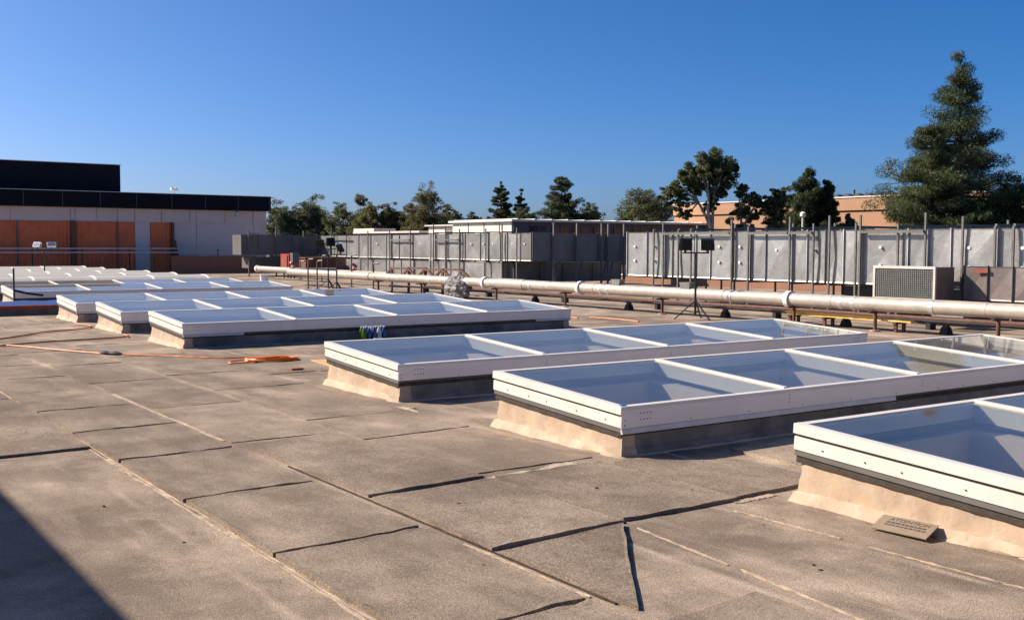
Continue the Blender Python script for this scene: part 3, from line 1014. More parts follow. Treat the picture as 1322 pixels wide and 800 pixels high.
# red pump group near the duct corner
t = thing('red_pump', (21.6, 50.3, 0), 'red machine cabinet with grey control box beside the second pipe', 'pump')
MB().box(21.3, 21.75, 49.6, 50.6, .35, 1.2).build('cabinet', 'red_paint', t)
MB().box(21.26, 21.299, 49.75, 50.45, .55, 1.12).build('door', 'red_wood', t)
MB().box(21.35, 21.7, 49.25, 49.59, .55, 1.25).build('control_box', 'galv_dull_shaded', t)
for a in (49.7, 50.5):
    MB().box(21.4, 21.46, a - .03, a + .03, 0, .349).build('leg', 'dark_steel', t)
    MB().box(21.6, 21.66, a - .03, a + .03, 0, .349).build('leg', 'dark_steel', t)
t = thing('bucket', (17.0, 41.1, .0), 'white plastic bucket by the elbow of the big pipe', 'bucket')
MB().tube([(17.0, 42.1, 0), (17.0, 42.1, .05), (17.0, 42.1, .42)], [.14, .15, .18], 14).build('pail', 'white_plastic', t, smooth=True)
MB().tube([(17.0, 42.1, .39), (17.0, 42.1, .425)], .19, 14).build('rim', 'white_paint', t, smooth=True)
for (x, y, lab) in ((20.3, 40.6, 'red handwheel valve standing on the second insulated pipe'), (18.9, 43.6, 'red handwheel valve standing near the big pipe elbow')):
    t = thing('valve', (x, y, .5), lab, 'valve')
    MB().tube([(x, y, .5), (x, y, .78)], .05, 8).build('stem', 'pipe_collar', t, smooth=True)
    MB().tube([(x - .02, y, .78), (x + .02, y, .84)], .16, 12).build('handwheel', 'red_paint', t, smooth=True)
    MB().tube([(x, y, .58), (x, y, .66)], .12, 8).build('bonnet', 'red_paint', t, smooth=True)
for i, (x, y, h) in enumerate(((17.0, 37.8, 1.05), (17.0, 37.0, 1.0), (19.2, 38.6, 1.2), (18.8, 36.0, .9), (21.0, 45.2, 1.1), (21.2, 48, .8))):
    t = thing('pipe_riser', (x, y, 0), 'thin grey vertical conduit riser near the pipe elbow', 'conduit', 'conduit risers near the pipe elbow')
    MB().tube([(x, y, 0), (x, y, h), (x + .03, y - .05, h + .06), (x + .1, y - .25, h + .07)], .03, 8).build('conduit', 'post_steel', t, smooth=True)
    MB().box(x - .1, x + .1, y - .1, y + .1, 0, .02).build('base_plate', 'dark_steel', t)


# ---------------------------------------------------------------- work lights
def tilt(c, rx, rz):
    mm = Matrix.Rotation(rz, 4, 'Z') @ Matrix.Rotation(rx, 4, 'X')

    def T(x, y, z):
        v = mm @ Vector((x, y, z))
        return (c[0] + v.x, c[1] + v.y, c[2] + v.z)
    return T


def work_light(loc, hub, label, heads, body='black_plastic', hw=.28, hh=.27, tripod=True, group=None):
    x, y, z = loc
    t = thing('work_light', loc, label, 'work light', group)
    MB().tube([(x, y, z + (.12 if tripod else 0)), (x, y, z + .75)], .026, 8).build('pole', 'black_plastic', t, smooth=True)
    MB().tube([(x, y, z + .7), (x, y, hub)], .02, 8).build('pole', 'black_plastic', t, smooth=True)
    MB().tube([(x, y, z + .7), (x, y, z + .78)], .03, 8).build('clamp_knob', 'black_plastic', t, smooth=True)
    if tripod:
        for k in range(3):
            a = k * 2.094 + .5
            c, s = math.cos(a), math.sin(a)
            lg = MB().bar((x + .02 * c, y + .02 * s, z + .42), (x + .47 * c, y + .47 * s, z + .015), .03, .022).build('leg', 'black_plastic', t)
            MB().bar((x + .02 * c, y + .02 * s, z + .16), (x + .25 * c, y + .25 * s, z + .2), .02, .015).build('brace', 'black_plastic', lg)
    else:
        MB().box(x - .2, x + .2, y - .2, y + .2, z, z + .03).build('base_plate', 'black_plastic', t)
    d = Vector((math.cos(-YAW), math.sin(-YAW), 0))
    MB().bar(Vector((x, y, hub)) - d * .3, Vector((x, y, hub)) + d * .3, .03).build('crossbar', 'black_plastic', t)
    for off, dz, rx, rz in heads:
        c = (x + d.x * off, y + d.y * off, hub + .17 + dz)
        T = tilt(c, rx, rz)
        hd = MB().box(-hw / 2, hw / 2, -.05, .05, -hh / 2, hh / 2, T=T).build('lamp_head', body, t)
        MB().box(-hw / 2 + .03, hw / 2 - .03, .0505, .056, -hh / 2 + .03, hh / 2 - .03, T=T).build('lens', 'lamp_lens', hd)
        g = MB()
        for q in range(6):
            xx = -hw / 2 + .03 + q * (hw - .06) / 5
            g.box(xx - .005, xx + .005, -.08, -.0505, -hh / 2 + .03, hh / 2 - .03, T=T)
        g.build('cooling_fins', body, hd)
        g = MB()
        for sx in (-1, 1): g.box(sx * (hw / 2 + .012) - .008, sx * (hw / 2 + .012) + .008, -.015, .015, -.14, .03, T=T)
        g.build('yoke', 'black_plastic', hd)
        MB().box(c[0] - .02, c[0] + .02, c[1] - .02, c[1] + .02, hub, hub + .06 + dz).build('mount', 'black_plastic', hd)
    return t


work_light((17.3, 17.62, 0), 1.5, 'black twin head work light on a spread tripod in front of the big pipe',
           [(-.24, .02, R(5), -YAW + R(10)), (.26, .02, R(5), -YAW - R(35))])
work_light((15.63, 32.5, 0), 1.33, 'black twin head work light on a pole beside the bucket and pipe elbow',
           [(-.2, .24, R(-10), -YAW + R(30)), (.12, .05, R(25), -YAW - R(60))])
work_light((16.6, 35.2, 0), 1.5, 'black work light on a pole near the pipe elbow with one square head',
           [(-.28, .02, R(5), -YAW)])
t = work_light((9.6, 46.95, 0), 1.42, 'pole light with two white heads standing among the barrel vault skylights',
               [(-.28, .02, R(20), -YAW + R(160)), (.3, .02, R(20), -YAW - R(150))], 'lamp_white', .34, .2, False)
t = thing('floor_lamp_stand', (5.15, 28.95, 0), 'black stand with a hanging cable beside the blue tarp', 'stand')
MB().tube([(5.2, 28.95, 0), (5.2, 28.95, 1.05)], .022, 8).build('pole', 'black_plastic', t, smooth=True)
MB().box(5.05, 5.35, 28.8, 29.1, 0, .03).build('base_plate', 'black_plastic', t)
MB().tube([(5.2, 28.93, .5), (5.5, 28.8, .42), (5.8, 28.6, .38)], .03, 8).build('cable_bundle', 'black_plastic', t, smooth=True)


# ---------------------------------------------------------------- cords and loose things
def smooth_path(pts, n=8, jit=0):
    pts = [Vector(p) for p in pts]
    P = [pts[0]] + pts + [pts[-1]]
    out = []
    for i in range(1, len(P) - 2):
        for q in range(n):
            s = q / n
            a, b, c, d = P[i - 1], P[i], P[i + 1], P[i + 2]
            v = .5 * (2 * b + (c - a) * s + (2 * a - 5 * b + 4 * c - d) * s * s + (3 * b - a - 3 * c + d) * s ** 3)
            if jit: v += Vector((rng.uniform(-jit, jit), rng.uniform(-jit, jit), 0))
            out.append(v)
    out.append(pts[-1])
    return out


def z(pts, h=.025): return [(x, y, h) for x, y in pts]


o = MB().tube(smooth_path(z([(2.0, 19.3), (3.39, 20.21), (4.37, 21.34), (5.1, 21.72), (5.42, 22.5), (5.3, 23.2)]), 8, .01), .014, 6).build('extension_cord', 'cord_dark', smooth=True)
solo(o, 'brownish orange cord running to the corner of a skylight by the tarp', 'cord')
o = MB().tube(smooth_path(z([(2.2, 18.3), (3.16, 18.84), (3.92, 19.17), (4.57, 19.28), (5.3, 19.5), (5.4, 20.0)]), 8, .01), .014, 6).build('extension_cord', 'cord_dark', smooth=True)
solo(o, 'brownish orange cord running behind the skylight with drink bottles', 'cord')
t = thing('extension_cord', (4.3, 16.5, 0), 'bright orange extension cord lying straight across the roof to the coil', 'cord')
MB().tube(smooth_path(z([(2.0, 20.2), (3.18, 18.99), (3.66, 17.91), (4.0, 17.1), (4.18, 16.72)]), 8, .008), .011, 6).build('cable', 'cord_orange', t, smooth=True)
MB().tube(smooth_path(z([(4.4, 16.38), (4.8, 15.9), (5.15, 15.43), (5.48, 15.09), (5.78, 14.95), (5.95, 14.75)]), 8, .006), .011, 6).build('cable', 'cord_orange', t, smooth=True)
MB().tube([(4.18, 16.72, .03), (4.2, 16.69, .035), (4.24, 16.63, .035), (4.27, 16.58, .03)], [.014, .028, .028, .02], 8).build('plug', 'black_plastic', t, smooth=True)
MB().tube([(4.27, 16.58, .03), (4.31, 16.51, .035), (4.35, 16.45, .035), (4.4, 16.38, .03)], [.02, .026, .028, .014], 8).build('socket', 'black_plastic', t, smooth=True)
pts = []
for i in range(7 * 22):
    a = i / 22 * 2 * math.pi
    rr_ = .29 + .035 * math.sin(i * .37) + .02 * math.sin(i * 1.3)
    pts.append((5.98 + rr_ * 1.15 * math.cos(a), 14.55 + rr_ * .75 * math.sin(a), .02 + .028 * (i / 198) + .006 * math.sin(i * .9)))
g = MB().tube(pts, .0115, 5)
t = thing('cord_coil', (5.95, 14.55, 0), 'bright orange extension cord wound into a coil on the roof', 'cord')
g.build('winding', 'cord_orange', t, smooth=True)
MB().tube(smooth_path(z([(5.72, 14.6), (5.5, 14.62), (5.34, 14.5), (5.3, 14.36), (5.42, 14.3), (5.6, 14.33), (5.74, 14.48)]), 6), .011, 6).build('loose_loop', 'cord_orange', t, smooth=True)
o = MB().hexa([(6.42, 14.2, .004), (6.35, 13.3, .004), (7.2, 13.0, .004), (7.3, 13.9, .004), (6.42, 14.2, .022), (6.35, 13.3, .022), (7.2, 13.0, .022), (7.3, 13.9, .022)]).build('plywood_scrap', 'plywood')
solo(o, 'orange brown plywood scrap lying behind a skylight corner', 'plywood')
o = MB().box(5.72, 5.88, 13.24, 13.30, .003, .03).build('wood_offcut', 'red_wood')
solo(o, 'small dark red wood offcut on the roof near the cord coil', 'offcut')
for i, (x, y) in enumerate(((3.95, 8.9), (3.6, 5.75), (4.6, 5.6), (4.8, 4.3), (3.0, 4.55), (1.9, 5.9), (1.75, 7.0), (4.7, 9.3), (5.0, 7.4), (3.3, 3.3), (4.4, 3.6), (4.55, 12.6), (5.1, 5.2))):
    b = .005 + .007 * rng.random()
    g = MB()
    a = rng.uniform(0, 3)
    c_, s_ = math.cos(a), math.sin(a)
    zz = .022 if (2.2 < x < 5.2 and y < 6.2) else .002
    g.hexa([(x + c_ * u * b * 1.6 - s_ * v * b, y + s_ * u * b * 1.6 + c_ * v * b, zz + w * b * .6) for u, v, w in ((-1, -1, 0), (1, -.8, 0), (.9, 1, 0), (-.8, .9, 0), (-.7, -.6, 1), (.8, -.7, .8), (.6, .7, 1.1), (-.6, .6, .9))])
    o = g.build('debris_chip', 'nailer')
    solo(o, 'tiny dark chip of debris lying on the roof sheet', 'debris', 'debris chips on the roof')
for (x, ya, yb) in ((15.2, 19.2, 21.6), (15.6, 17.6, 19.2)):
    o = MB().tube(smooth_path([(x, ya, .02), (x + .1, (ya + yb) / 2, .02), (x - .05, yb, .02)], 8, .01), .02, 6).build('loose_cord', 'cord_dark', smooth=True)
    solo(o, 'orange cord lying on the roof beyond the end of the skylight with drink bottles', 'cord', 'orange cords beyond the skylight end')

# pack of drink bottles
t = thing('bottle_pack', (8.75, 16.7, 0), 'shrink wrapped pack of blue and green drink bottles against a skylight curb', 'bottle pack')
for i in range(5):
    for j in range(2):
        x, y = 8.5 + i * .095, 16.62 + j * .1
        b = MB().tube([(x, y, .005), (x, y, .02), (x, y, .15), (x, y, .2), (x, y, .235)], [.038, .044, .044, .03, .016], 10).build('bottle', 'bottle_green' if i == 0 else ('bottle_blue' if (i + j) % 3 else 'bottle_clear'), t, smooth=True)
        MB().tube([(x, y, .2355), (x, y, .258)], .02, 8).build('cap', 'white_plastic', b, smooth=True)
t = thing('drink_bottle', (8.6, 16.45, 0), 'single clear bottle lying in front of the drink pack', 'bottle')
MB().tube([(8.6, 16.46, .04), (8.72, 16.44, .04), (8.78, 16.43, .04), (8.82, 16.425, .04)], [.036, .038, .025, .014], 10).build('bottle', 'bottle_clear', t, smooth=True)
MB().tube([(8.82, 16.425, .04), (8.84, 16.42, .04)], .017, 8).build('cap', 'white_plastic', t, smooth=True)

# fallen notice plate
A, B, C_, D = Vector((5.30, 3.93, .012)), Vector((5.315, 3.575, .018)), Vector((5.475, 3.60, .066)), Vector((5.46, 3.955, .060))
nrm = (B - A).cross(D - A).normalized()
if nrm.z < 0: nrm = -nrm
t = thing('notice_plate', (5.39, 3.76, 0), 'small tan metal plate reading ATTENTION resting against a skylight curb', 'sign')
MB().hexa([A, B, C_, D] + [q + nrm * .006 for q in (A, B, C_, D)]).build('plate', 'plate_metal', t)
ex = (B - A).normalized()
ey = nrm.cross(ex).normalized()


def text(s, size, u, v, nm):
    c = bpy.data.curves.new(nm, 'FONT')
    c.body = s
    c.size = size
    c.align_x = 'CENTER'
    c.extrude = .0004
    tmp = bpy.data.objects.new(nm, c)
    col.objects.link(tmp)
    dg = bpy.context.evaluated_depsgraph_get()
    me = bpy.data.meshes.new_from_object(tmp.evaluated_get(dg))
    bpy.data.objects.remove(tmp)
    bpy.data.curves.remove(c)
    mm = Matrix((ex, ey, nrm)).transposed().to_4x4()
    mm.translation = A + ex * u + ey * v + nrm * .0068 - t.location
    me.transform(mm)
    me.materials.clear()
    me.materials.append(M['plate_ink'])
    o = bpy.data.objects.new(nm, me)
    col.objects.link(o)
    o.parent = t
    return o


wv = (D - A).length
text('ATTENTION', .046, .178, wv * .70, 'lettering')
# two lines of worn print, too small in the photograph to read: short dashes
for vv, n, hgt in ((.52, 11, .016), (.36, 9, .013)):
    g = MB()
    u = .05
    r = random.Random(n)
    while u < .3:
        w_ = r.uniform(.012, .03)
        p = A + ex * u + ey * (wv * vv) + nrm * .0066
        g.hexa([p, p + ex * w_, p + ex * w_ + ey * hgt, p + ey * hgt, p + nrm * .0006, p + ex * w_ + nrm * .0006, p + ex * w_ + ey * hgt + nrm * .0006, p + ey * hgt + nrm * .0006])
        u += w_ + .007
    g.build('small_print', 'plate_ink', t)

# ---------------------------------------------------------------- buildings
# off to the left: the penthouse that shades the near corner of the roof
t = thing('penthouse', (-5, 4, 0), 'plain stucco rooftop penthouse whose shadow crosses the roof corner', 'building')
MB().box(-8, -2.15, -13, 21, 0, 3.45).build('wall', 'stucco', t)
MB().box(-8.06, -2.10, -13.06, 21.06, 3.451, 3.58).build('coping', 'roof_white', t)
MB().box(-2.149, -2.09, 3.2, 4.2, .02, 2.12).build('door', 'wall_grey', t)

# grey building beyond the barrel vaults
YB = 65.0
t = thing('grey_building', (5, 70, 0), 'long grey building with black roof band and brown corrugated panels', 'building')
MB().box(-14, 26.5, YB + .2, 82, -6, 3.74).build('wall', 'wall_grey', t)
MB().box(-14, 26.65, YB - .25, 82, 3.741, 4.63).build('roof_band', 'wall_band', t)
MB().box(-14, 26.67, YB - .28, 82, 4.631, 4.66).build('roof_trim', 'roof_white', t)
MB().box(-14, 18.6, 69, 81, 4.671, 6.5).build('upper_block', 'wall_band', t)
MB().box(-14, 18.65, 68.95, 81.05, 6.501, 6.535).build('upper_trim', 'roof_white', t)
for i in range(12):
    MB().box(4 + i * 2.05, 4.03 + i * 2.05, YB - .262, YB - .2505, 3.75, 4.62).build('band_joint', 'dark_wall', t)
px = [-14, 8.7, 11.6, 14.75, 15.0, 16.2, 17.35, 18.34, 19.9, 21.6, 22.0, 23.8, 25.6, 26.5]
for i, (a, b) in enumerate(zip(px, px[1:])):
    MB().box(a + .025, b - .025, YB + .14, YB + .199, 2.97, 3.72).build('wall_panel', 'wall_grey', t)
for a, b in ((18.36, 19.2), (20.62, 22.0), (22.03, 25.6), (25.63, 26.48)):
    MB().box(a, b, YB + .14, YB + .199, 0, 2.94).build('wall_panel', 'wall_grey', t)


def corrugated(a, b):
    g = MB()
    n = int((b - a) / .11)
    for i in range(n + 1):
        x = a + (b - a) * i / n
        y = YB + (.08 if i % 2 else .13)
        g.v += [(x, y, .0), (x, y, 2.93)]
    for i in range(n): g.face((2 * i, 2 * i + 2, 2 * i + 3, 2 * i + 1))
    k = len(g.v)
    g.v += [(a, YB + .199, 0), (a, YB + .199, 2.93), (b, YB + .199, 0), (b, YB + .199, 2.93)]
    g.face((k, k + 1, 1, 0))
    g.face((k + 2, k + 3, 2 * n + 1, 2 * n))
    g.build('corrugated_panel', 'corrugated', t)


for a, b in ((-4, 8.6), (8.65, 11.85), (11.95, 14.7), (15.02, 17.3), (17.36, 18.32), (19.25, 20.45)):
    corrugated(a, b)
for x in (14.86,):
    MB().box(x - .13, x + .13, YB - .1, YB + .139, 0, 2.96).build('pilaster', 'pilaster', t)
MB().box(20.46, 20.6, YB - .05, YB + .139, 0, 2.95).build('pilaster', 'pilaster', t)
for x in (11.9, 17.33):
    MB().box(x - .03, x + .03, YB + .04, YB + .079, 0, 2.95).build('downpipe', 'post_steel', t)
# railing on the roof in front of it
t = thing('railing', (10, 63.6, 0), 'two rail grey guard railing along the corrugated wall', 'railing')
for zz in (1.14, 1.36):
    MB().box(-4, 23.0, 63.57, 63.63, zz, zz + .07).build('rail', 'wall_grey', t)
for x in np.arange(-3.2, 23.5, 2.6):
    MB().box(x - .03, x + .03, 63.635, 63.69, 0, 1.43).build('post', 'dark_steel', t)
t = thing('low_wall', (21.5, 61.3, 0), 'low red brown wall standing before the grey building', 'wall')
MB().box(19.3, 24.2, 61.1, 61.5, 0, .92).build('wall', 'brown_wall', t)
MB().box(19.25, 24.25, 61.05, 61.55, .921, .99).build('coping', 'brown_wall', t)
o = MB().hexa([(20.3, 63.2, 0), (20.5, 63.2, 0), (20.5, 64.6, 0), (20.3, 64.6, 0), (20.3, 64.4, 1.9), (20.5, 64.4, 1.9), (20.5, 64.6, 1.9), (20.3, 64.6, 1.9)]).build('buttress', 'pilaster')
solo(o, 'sloping brown brace leaning on the corrugated wall', 'brace')
# cameras and floodlights on the roof edge
for x, lab in ((20.8, 'small floodlight pair on a stalk above the black roof band'),):
    t = thing('roof_floodlight', (x, 65.5, 4.67), lab, 'floodlight')
    MB().tube([(x, 65.5, 4.67), (x, 65.5, 5.0)], .03, 6).build('stalk', 'wall_grey', t)
    MB().box(x - .2, x - .03, 65.4, 65.6, 4.9, 5.05).build('lamp_head', 'white_plastic', t)
    MB().box(x + .03, x + .2, 65.4, 65.6, 4.88, 5.03).build('lamp_head', 'white_plastic', t)
t = thing('security_camera', (26.75, 64.9, 4.3), 'dome security camera on a bracket at the end of the black band', 'camera')
MB().tube([(26.66, 65, 4.55), (26.85, 64.9, 4.6), (26.98, 64.85, 4.5)], .03, 6).build('bracket', 'wall_grey', t, smooth=True)
MB().tube([(26.98, 64.85, 4.5), (26.98, 64.85, 4.42), (26.98, 64.85, 4.3), (26.98, 64.85, 4.24)], [.08, .13, .12, .05], 10).build('dome', 'white_plastic', t, smooth=True)
t = thing('wall_camera', (24.3, 64.6, 3.3), 'dark camera hanging on a bracket under the black roof band', 'camera')
MB().tube([(24.3, 64.73, 3.9), (24.3, 64.55, 3.85), (24.3, 64.5, 3.6)], .04, 6).build('bracket', 'dark_steel', t, smooth=True)
MB().tube([(24.3, 64.5, 3.6), (24.3, 64.5, 3.45), (24.3, 64.5, 3.32)], [.1, .15, .07], 10).build('dome', 'wall_grey', t, smooth=True)

# low cream building in the middle
t = thing('cream_building', (42, 56, -6), 'low cream building with pale roof and a dark glazed side', 'building')
MB().box(35.0, 52, 50.3, 56.6, -6, 3.0).build('wall', 'cream_wall', t)
MB().box(35.05, 51, 50.2, 50.299, .5, 2.98).build('glazed_side', 'dark_wall', t)
for i in range(8):
    x = 36.2 + i * 1.55
    w_ = MB().box(x, x + 1.2, 50.15, 50.199, 1.6, 2.75).build('window', 'window_dark', t)
    MB().box(x + .57, x + .63, 50.12, 50.149, 1.6, 2.75).build('mullion', 'post_steel', w_)
MB().box(34.8, 52.2, 50.0, 56.8, 3.001, 3.12).build('roof', 'roof_white', t)
for i in range(14):
    x = 35.2 + i * 1.2
    MB().box(x, x + .05, 50.0, 56.8, 3.121, 3.17).build('roof_seam', 'roof_white', t)
MB().box(35.6, 46, 56.61, 60.5, -6, 2.85).build('wing', 'cream_wall', t)
MB().box(35.4, 46.2, 56.81, 60.7, 2.851, 2.93).build('wing_roof', 'roof_white', t)
for i in range(5):
    MB().box(35.55, 35.599, 57.0, 58.4, 2.1 + i * .13, 2.16 + i * .13).build('louvre', 'wall_line', t)
for yy in (51.5, 53.1, 54.8):
    MB().box(34.97, 34.999, yy, yy + .04, 0, 2.99).build('joint', 'wall_line', t)
t = thing('plant_room', (38, 66, -6), 'low pale plant room roof seen above the long upper duct', 'building')
MB().box(35.5, 40, 61.4, 70.5, -6, 2.45).build('wall', 'dark_wall', t)
MB().box(35.3, 40.2, 61.2, 70.7, 2.451, 2.58).build('roof', 'wall_grey', t)
MB().box(35.3, 37, 67.5, 70.6, 2.581, 2.8).build('hatch', 'cream_wall', t)

# tan building on the right
t = thing('tan_building', (58, 47, -6), 'large tan stucco building with a dark line under its upper wall', 'building')
MB().box(50, 70, 30.5, 53.0, -6, 3.55).build('wall', 'tan_wall', t)
MB().box(50.06, 70, 30.56, 52.94, 3.551, 3.66).build('dark_line', 'tan_line', t)  # dark band line set back below the upper wall
MB().box(49.95, 70, 30.45, 53.05, 3.661, 4.36).build('upper_wall', 'tan_wall', t)
MB().box(49.9, 70, 30.4, 53.1, 4.361, 4.43).build('coping', 'roof_white', t)
MB().box(50.5, 69, 31.4, 45, 4.431, 4.56).build('roof_edge', 'tan_line', t)
for i in range(14):
    MB().box(50.2, 50.5, 35 + i * .7, 35.3 + i * .7, 4.57, 4.60).build('roof_cap', 'tan_line', t)
MB().box(49.91, 49.949, 40.0, 40.03, 3.67, 4.35).build('joint', 'tan_line', t)
t = thing('roof_antenna', (52, 37.6, 4.5), 'thin television antenna on the tan building roof', 'antenna')
MB().tube([(52, 37.8, 4.5), (52, 37.8, 5.2)], .02, 6).build('mast', 'dark_steel', t)
MB().tube([(52, 37.3, 5.15), (52, 38.4, 5.15)], .018, 6).build('boom', 'dark_steel', t)
for q in (37.35, 37.6, 38.0, 38.3):
    MB().tube([(51.7, q, 5.16), (52.3, q, 5.16)], .012, 5).build('element', 'dark_steel', t)
t = thing('vent_stack', (52, 40.2, 4.4), 'small vent stack on the tan building roof', 'vent')
MB().tube([(52, 40.2, 4.5), (52, 40.2, 4.85)], .05, 8).build('stack', 'dark_steel', t)
MB().tube([(52, 40.2, 4.85), (52, 40.2, 4.93)], [.1, .02], 8).build('cowl', 'dark_steel', t)
t = thing('lamp_post', (40.5, 32.9, -6), 'pale pole lamp standing before the conifers', 'lamp')
MB().tube([(40.5, 34.2, -6), (40.5, 34.2, 3.0)], .05, 8).build('pole', 'wall_grey', t)
MB().tube([(40.5, 34.2, 3.0), (40.5, 34.2, 3.08), (40.5, 34.2, 3.22), (40.5, 34.2, 3.28)], [.06, .14, .13, .05], 10).build('lamp_head', 'white_plastic', t, smooth=True)


# ---------------------------------------------------------------- trees
def leaf_mesh(name, P, S, asp, m, parent, nr, up=0.):
    """P centres (n,3), S sizes: randomly turned small faces"""
    n = len(P)
    d = nr.normal(size=(n, 3))
    d[:, 2] += up
    d /= np.linalg.norm(d, axis=1)[:, None]
    e = nr.normal(size=(n, 3))
    e -= d * (e * d).sum(1)[:, None]
    e /= np.linalg.norm(e, axis=1)[:, None]
    a = d * (S * .5)[:, None]
    b = e * (S * .5 * asp)[:, None]
    V = np.stack([P - a, P + b, P + a, P - b], 1).reshape(-1, 3)
    off = np.array(wl(parent))
    V = V - off
    me = bpy.data.meshes.new(name)
    me.vertices.add(4 * n)
    me.vertices.foreach_set('co', V.ravel())
    me.loops.add(4 * n)
    me.loops.foreach_set('vertex_index', np.arange(4 * n))
    me.polygons.add(n)
    me.polygons.foreach_set('loop_start', np.arange(0, 4 * n, 4))
    me.materials.append(M[m])
    me.update(calc_edges=True)
    o = bpy.data.objects.new(name, me)
    col.objects.link(o)
    o.parent = parent
    return o


def blob(nr, c, r, n):
    v = nr.normal(size=(n, 3))
    v /= np.linalg.norm(v, axis=1)[:, None]
    rad = nr.random(n) ** .45
    return np.array(c) + v * rad[:, None] * np.array(r)


def euc(x, y, top, w, bottom, seed, label, group, m='leaf_euc', dens=1., leafs=.2, tall=False, clumps=None, open_=.0, ground=-6, bark='trunk_pale'):
    nr = np.random.default_rng(seed)
    t = thing('eucalyptus_tree', (x, y, ground), label, 'tree', group)
    g = MB()
    H = top - ground
    base = Vector((x, y, ground))
    fork = Vector((x + nr.normal() * w * .05, y + nr.normal() * w * .05, bottom - (top - bottom) * .25))
    g.tube([base, base.lerp(fork, .5) + Vector((nr.normal() * .1, nr.normal() * .1, 0)), fork], [.02 * H, .015 * H, .011 * H], 8)
    cs = []
    if clumps is None:
        k = int(16 + w * 4)
        for i in range(k):
            a = nr.random() * 6.283
            h = nr.random() ** .7
            ra = w / 2 * (.35 + .65 * math.sin(math.pi * min(1, .18 + .72 * h))) * math.sqrt(nr.random()) * (1 - .25 * h)
            cs.append((x + ra * math.cos(a), y + ra * math.sin(a), bottom + (top - bottom) * (h * .86), w * nr.uniform(.11, .19)))
        cs.append((x, y, top - w * .12, w * .14))
    else:
        cs = clumps
    Ps = []
    boughs = []
    for q in range(4):
        c = Vector(cs[(q * len(cs)) // 4][:3])
        b_ = fork.lerp(c, .5) + Vector((nr.normal() * .1, nr.normal() * .1, .06 * (top - bottom)))
        boughs.append(b_)
        g.tube([fork, fork.lerp(b_, .5) + Vector((nr.normal() * .06, nr.normal() * .06, 0)), b_], [.008 * H, .0065 * H, .005 * H], 6, cap=False)
    for (cx, cy, cz, cr) in cs:
        c = Vector((cx, cy, cz))
        fk = min(boughs, key=lambda q: (q - c).length)
        mid = fk.lerp(c, .55) + Vector((nr.normal() * .1, nr.normal() * .1, .05 * (top - bottom) * (1 if cz > fk.z else -.3)))
        g.tube([fk, mid, c], [.0042 * H, .0028 * H, .0012 * H], 5, cap=False)
        sub = int(5 + 5 * dens)
        for _ in range(sub):
            q = c + Vector(nr.normal(size=3)) * cr * .62
            g.tube([c, q], [.0014 * H, .0007 * H], 4, cap=False)
            Ps.append(blob(nr, q, (cr * nr.uniform(.3, .7), cr * nr.uniform(.3, .7), cr * nr.uniform(.25, .5)), int((150 if leafs < .19 else 72) * dens)))
    g.build('trunk', bark, t, smooth=True)
    P = np.concatenate(Ps)
    leaf_mesh('crown', P, leafs * .55 * nr.uniform(.6, 1.4, len(P)), .5, m, t, nr, up=-.4)
    return t


def pine(x, y, top, w, bottom, seed, label, group, m='leaf_pine', tiers=15, dens=1., shape=.85, lean=0, ground=-6, leafs=.3, gap=.12, name='pine_tree', flat=.62):
    nr = np.random.default_rng(seed)
    t = thing(name, (x, y, ground), label, 'tree', group)
    g = MB()
    H = top - ground
    n = 12
    pts = [(x + lean * (i / n) ** 2 + .04 * math.sin(i * 1.3), y + .04 * math.cos(i * 1.7), ground + H * i / n) for i in range(n + 1)]
    g.tube(pts, [max(.02, .024 * H * (1 - i / n) ** .8) for i in range(n + 1)], 8)
    Ps = []
    hc = top - bottom
    for k in range(tiers):
        f = (k + .35) / tiers
        zc = bottom + hc * f ** .92
        prof = (1 - f) ** shape * (.9 + .2 * math.sin(k * 2.4 + seed)) + .07
        nb = max(4, int(9 * (1 - f) + 4))
        a0 = nr.random() * 6.28
        for b in range(nb):
            if nr.random() < gap: continue
            a = a0 + 6.283 * b / nb + nr.normal() * .25
            ln = w / 2 * prof * nr.uniform(.72, 1.12)
            z0 = zc + nr.normal() * hc / tiers * .55
            s = Vector((x + lean * ((z0 - ground) / H) ** 2, y, z0))
            d = Vector((math.cos(a), math.sin(a), 0))
            rise = ln * nr.uniform(.0, .34)
            mid = s + d * ln * .5 + Vector((0, 0, rise * .2 - .05 * ln))
            e = s + d * ln + Vector((0, 0, rise))
            g.tube([s, mid, e], [.006 * H * (1 - f) + .02, .004 * H * (1 - f) + .014, .008], 5, cap=False)
            m_ = max(2, int(ln / (.085 * w) + 1.8))
            for q in range(m_):
                u = .28 + .72 * (q + nr.random() * .8) / m_
                p = s.lerp(mid, u * 2) if u < .5 else mid.lerp(e, u * 2 - 1)
                side = Vector((-d.y, d.x, 0)) * nr.normal() * ln * .16
                cr = (.058 * w + .055 * ln) * nr.uniform(.7, 1.25)
                Ps.append(blob(nr, p + side + Vector((0, 0, cr * .35)), (cr, cr, cr * flat), int(150 * dens)))
    Ps.append(blob(nr, (x + lean, y, top - .03 * w), (.035 * w, .035 * w, .075 * w), int(220 * dens)))
    g.build('trunk', 'trunk_dark', t, smooth=True)
    P = np.concatenate(Ps)
    leaf_mesh('crown', P, leafs * .85 * nr.uniform(.6, 1.4, len(P)), .16, m, t, nr, up=.5)
    return t


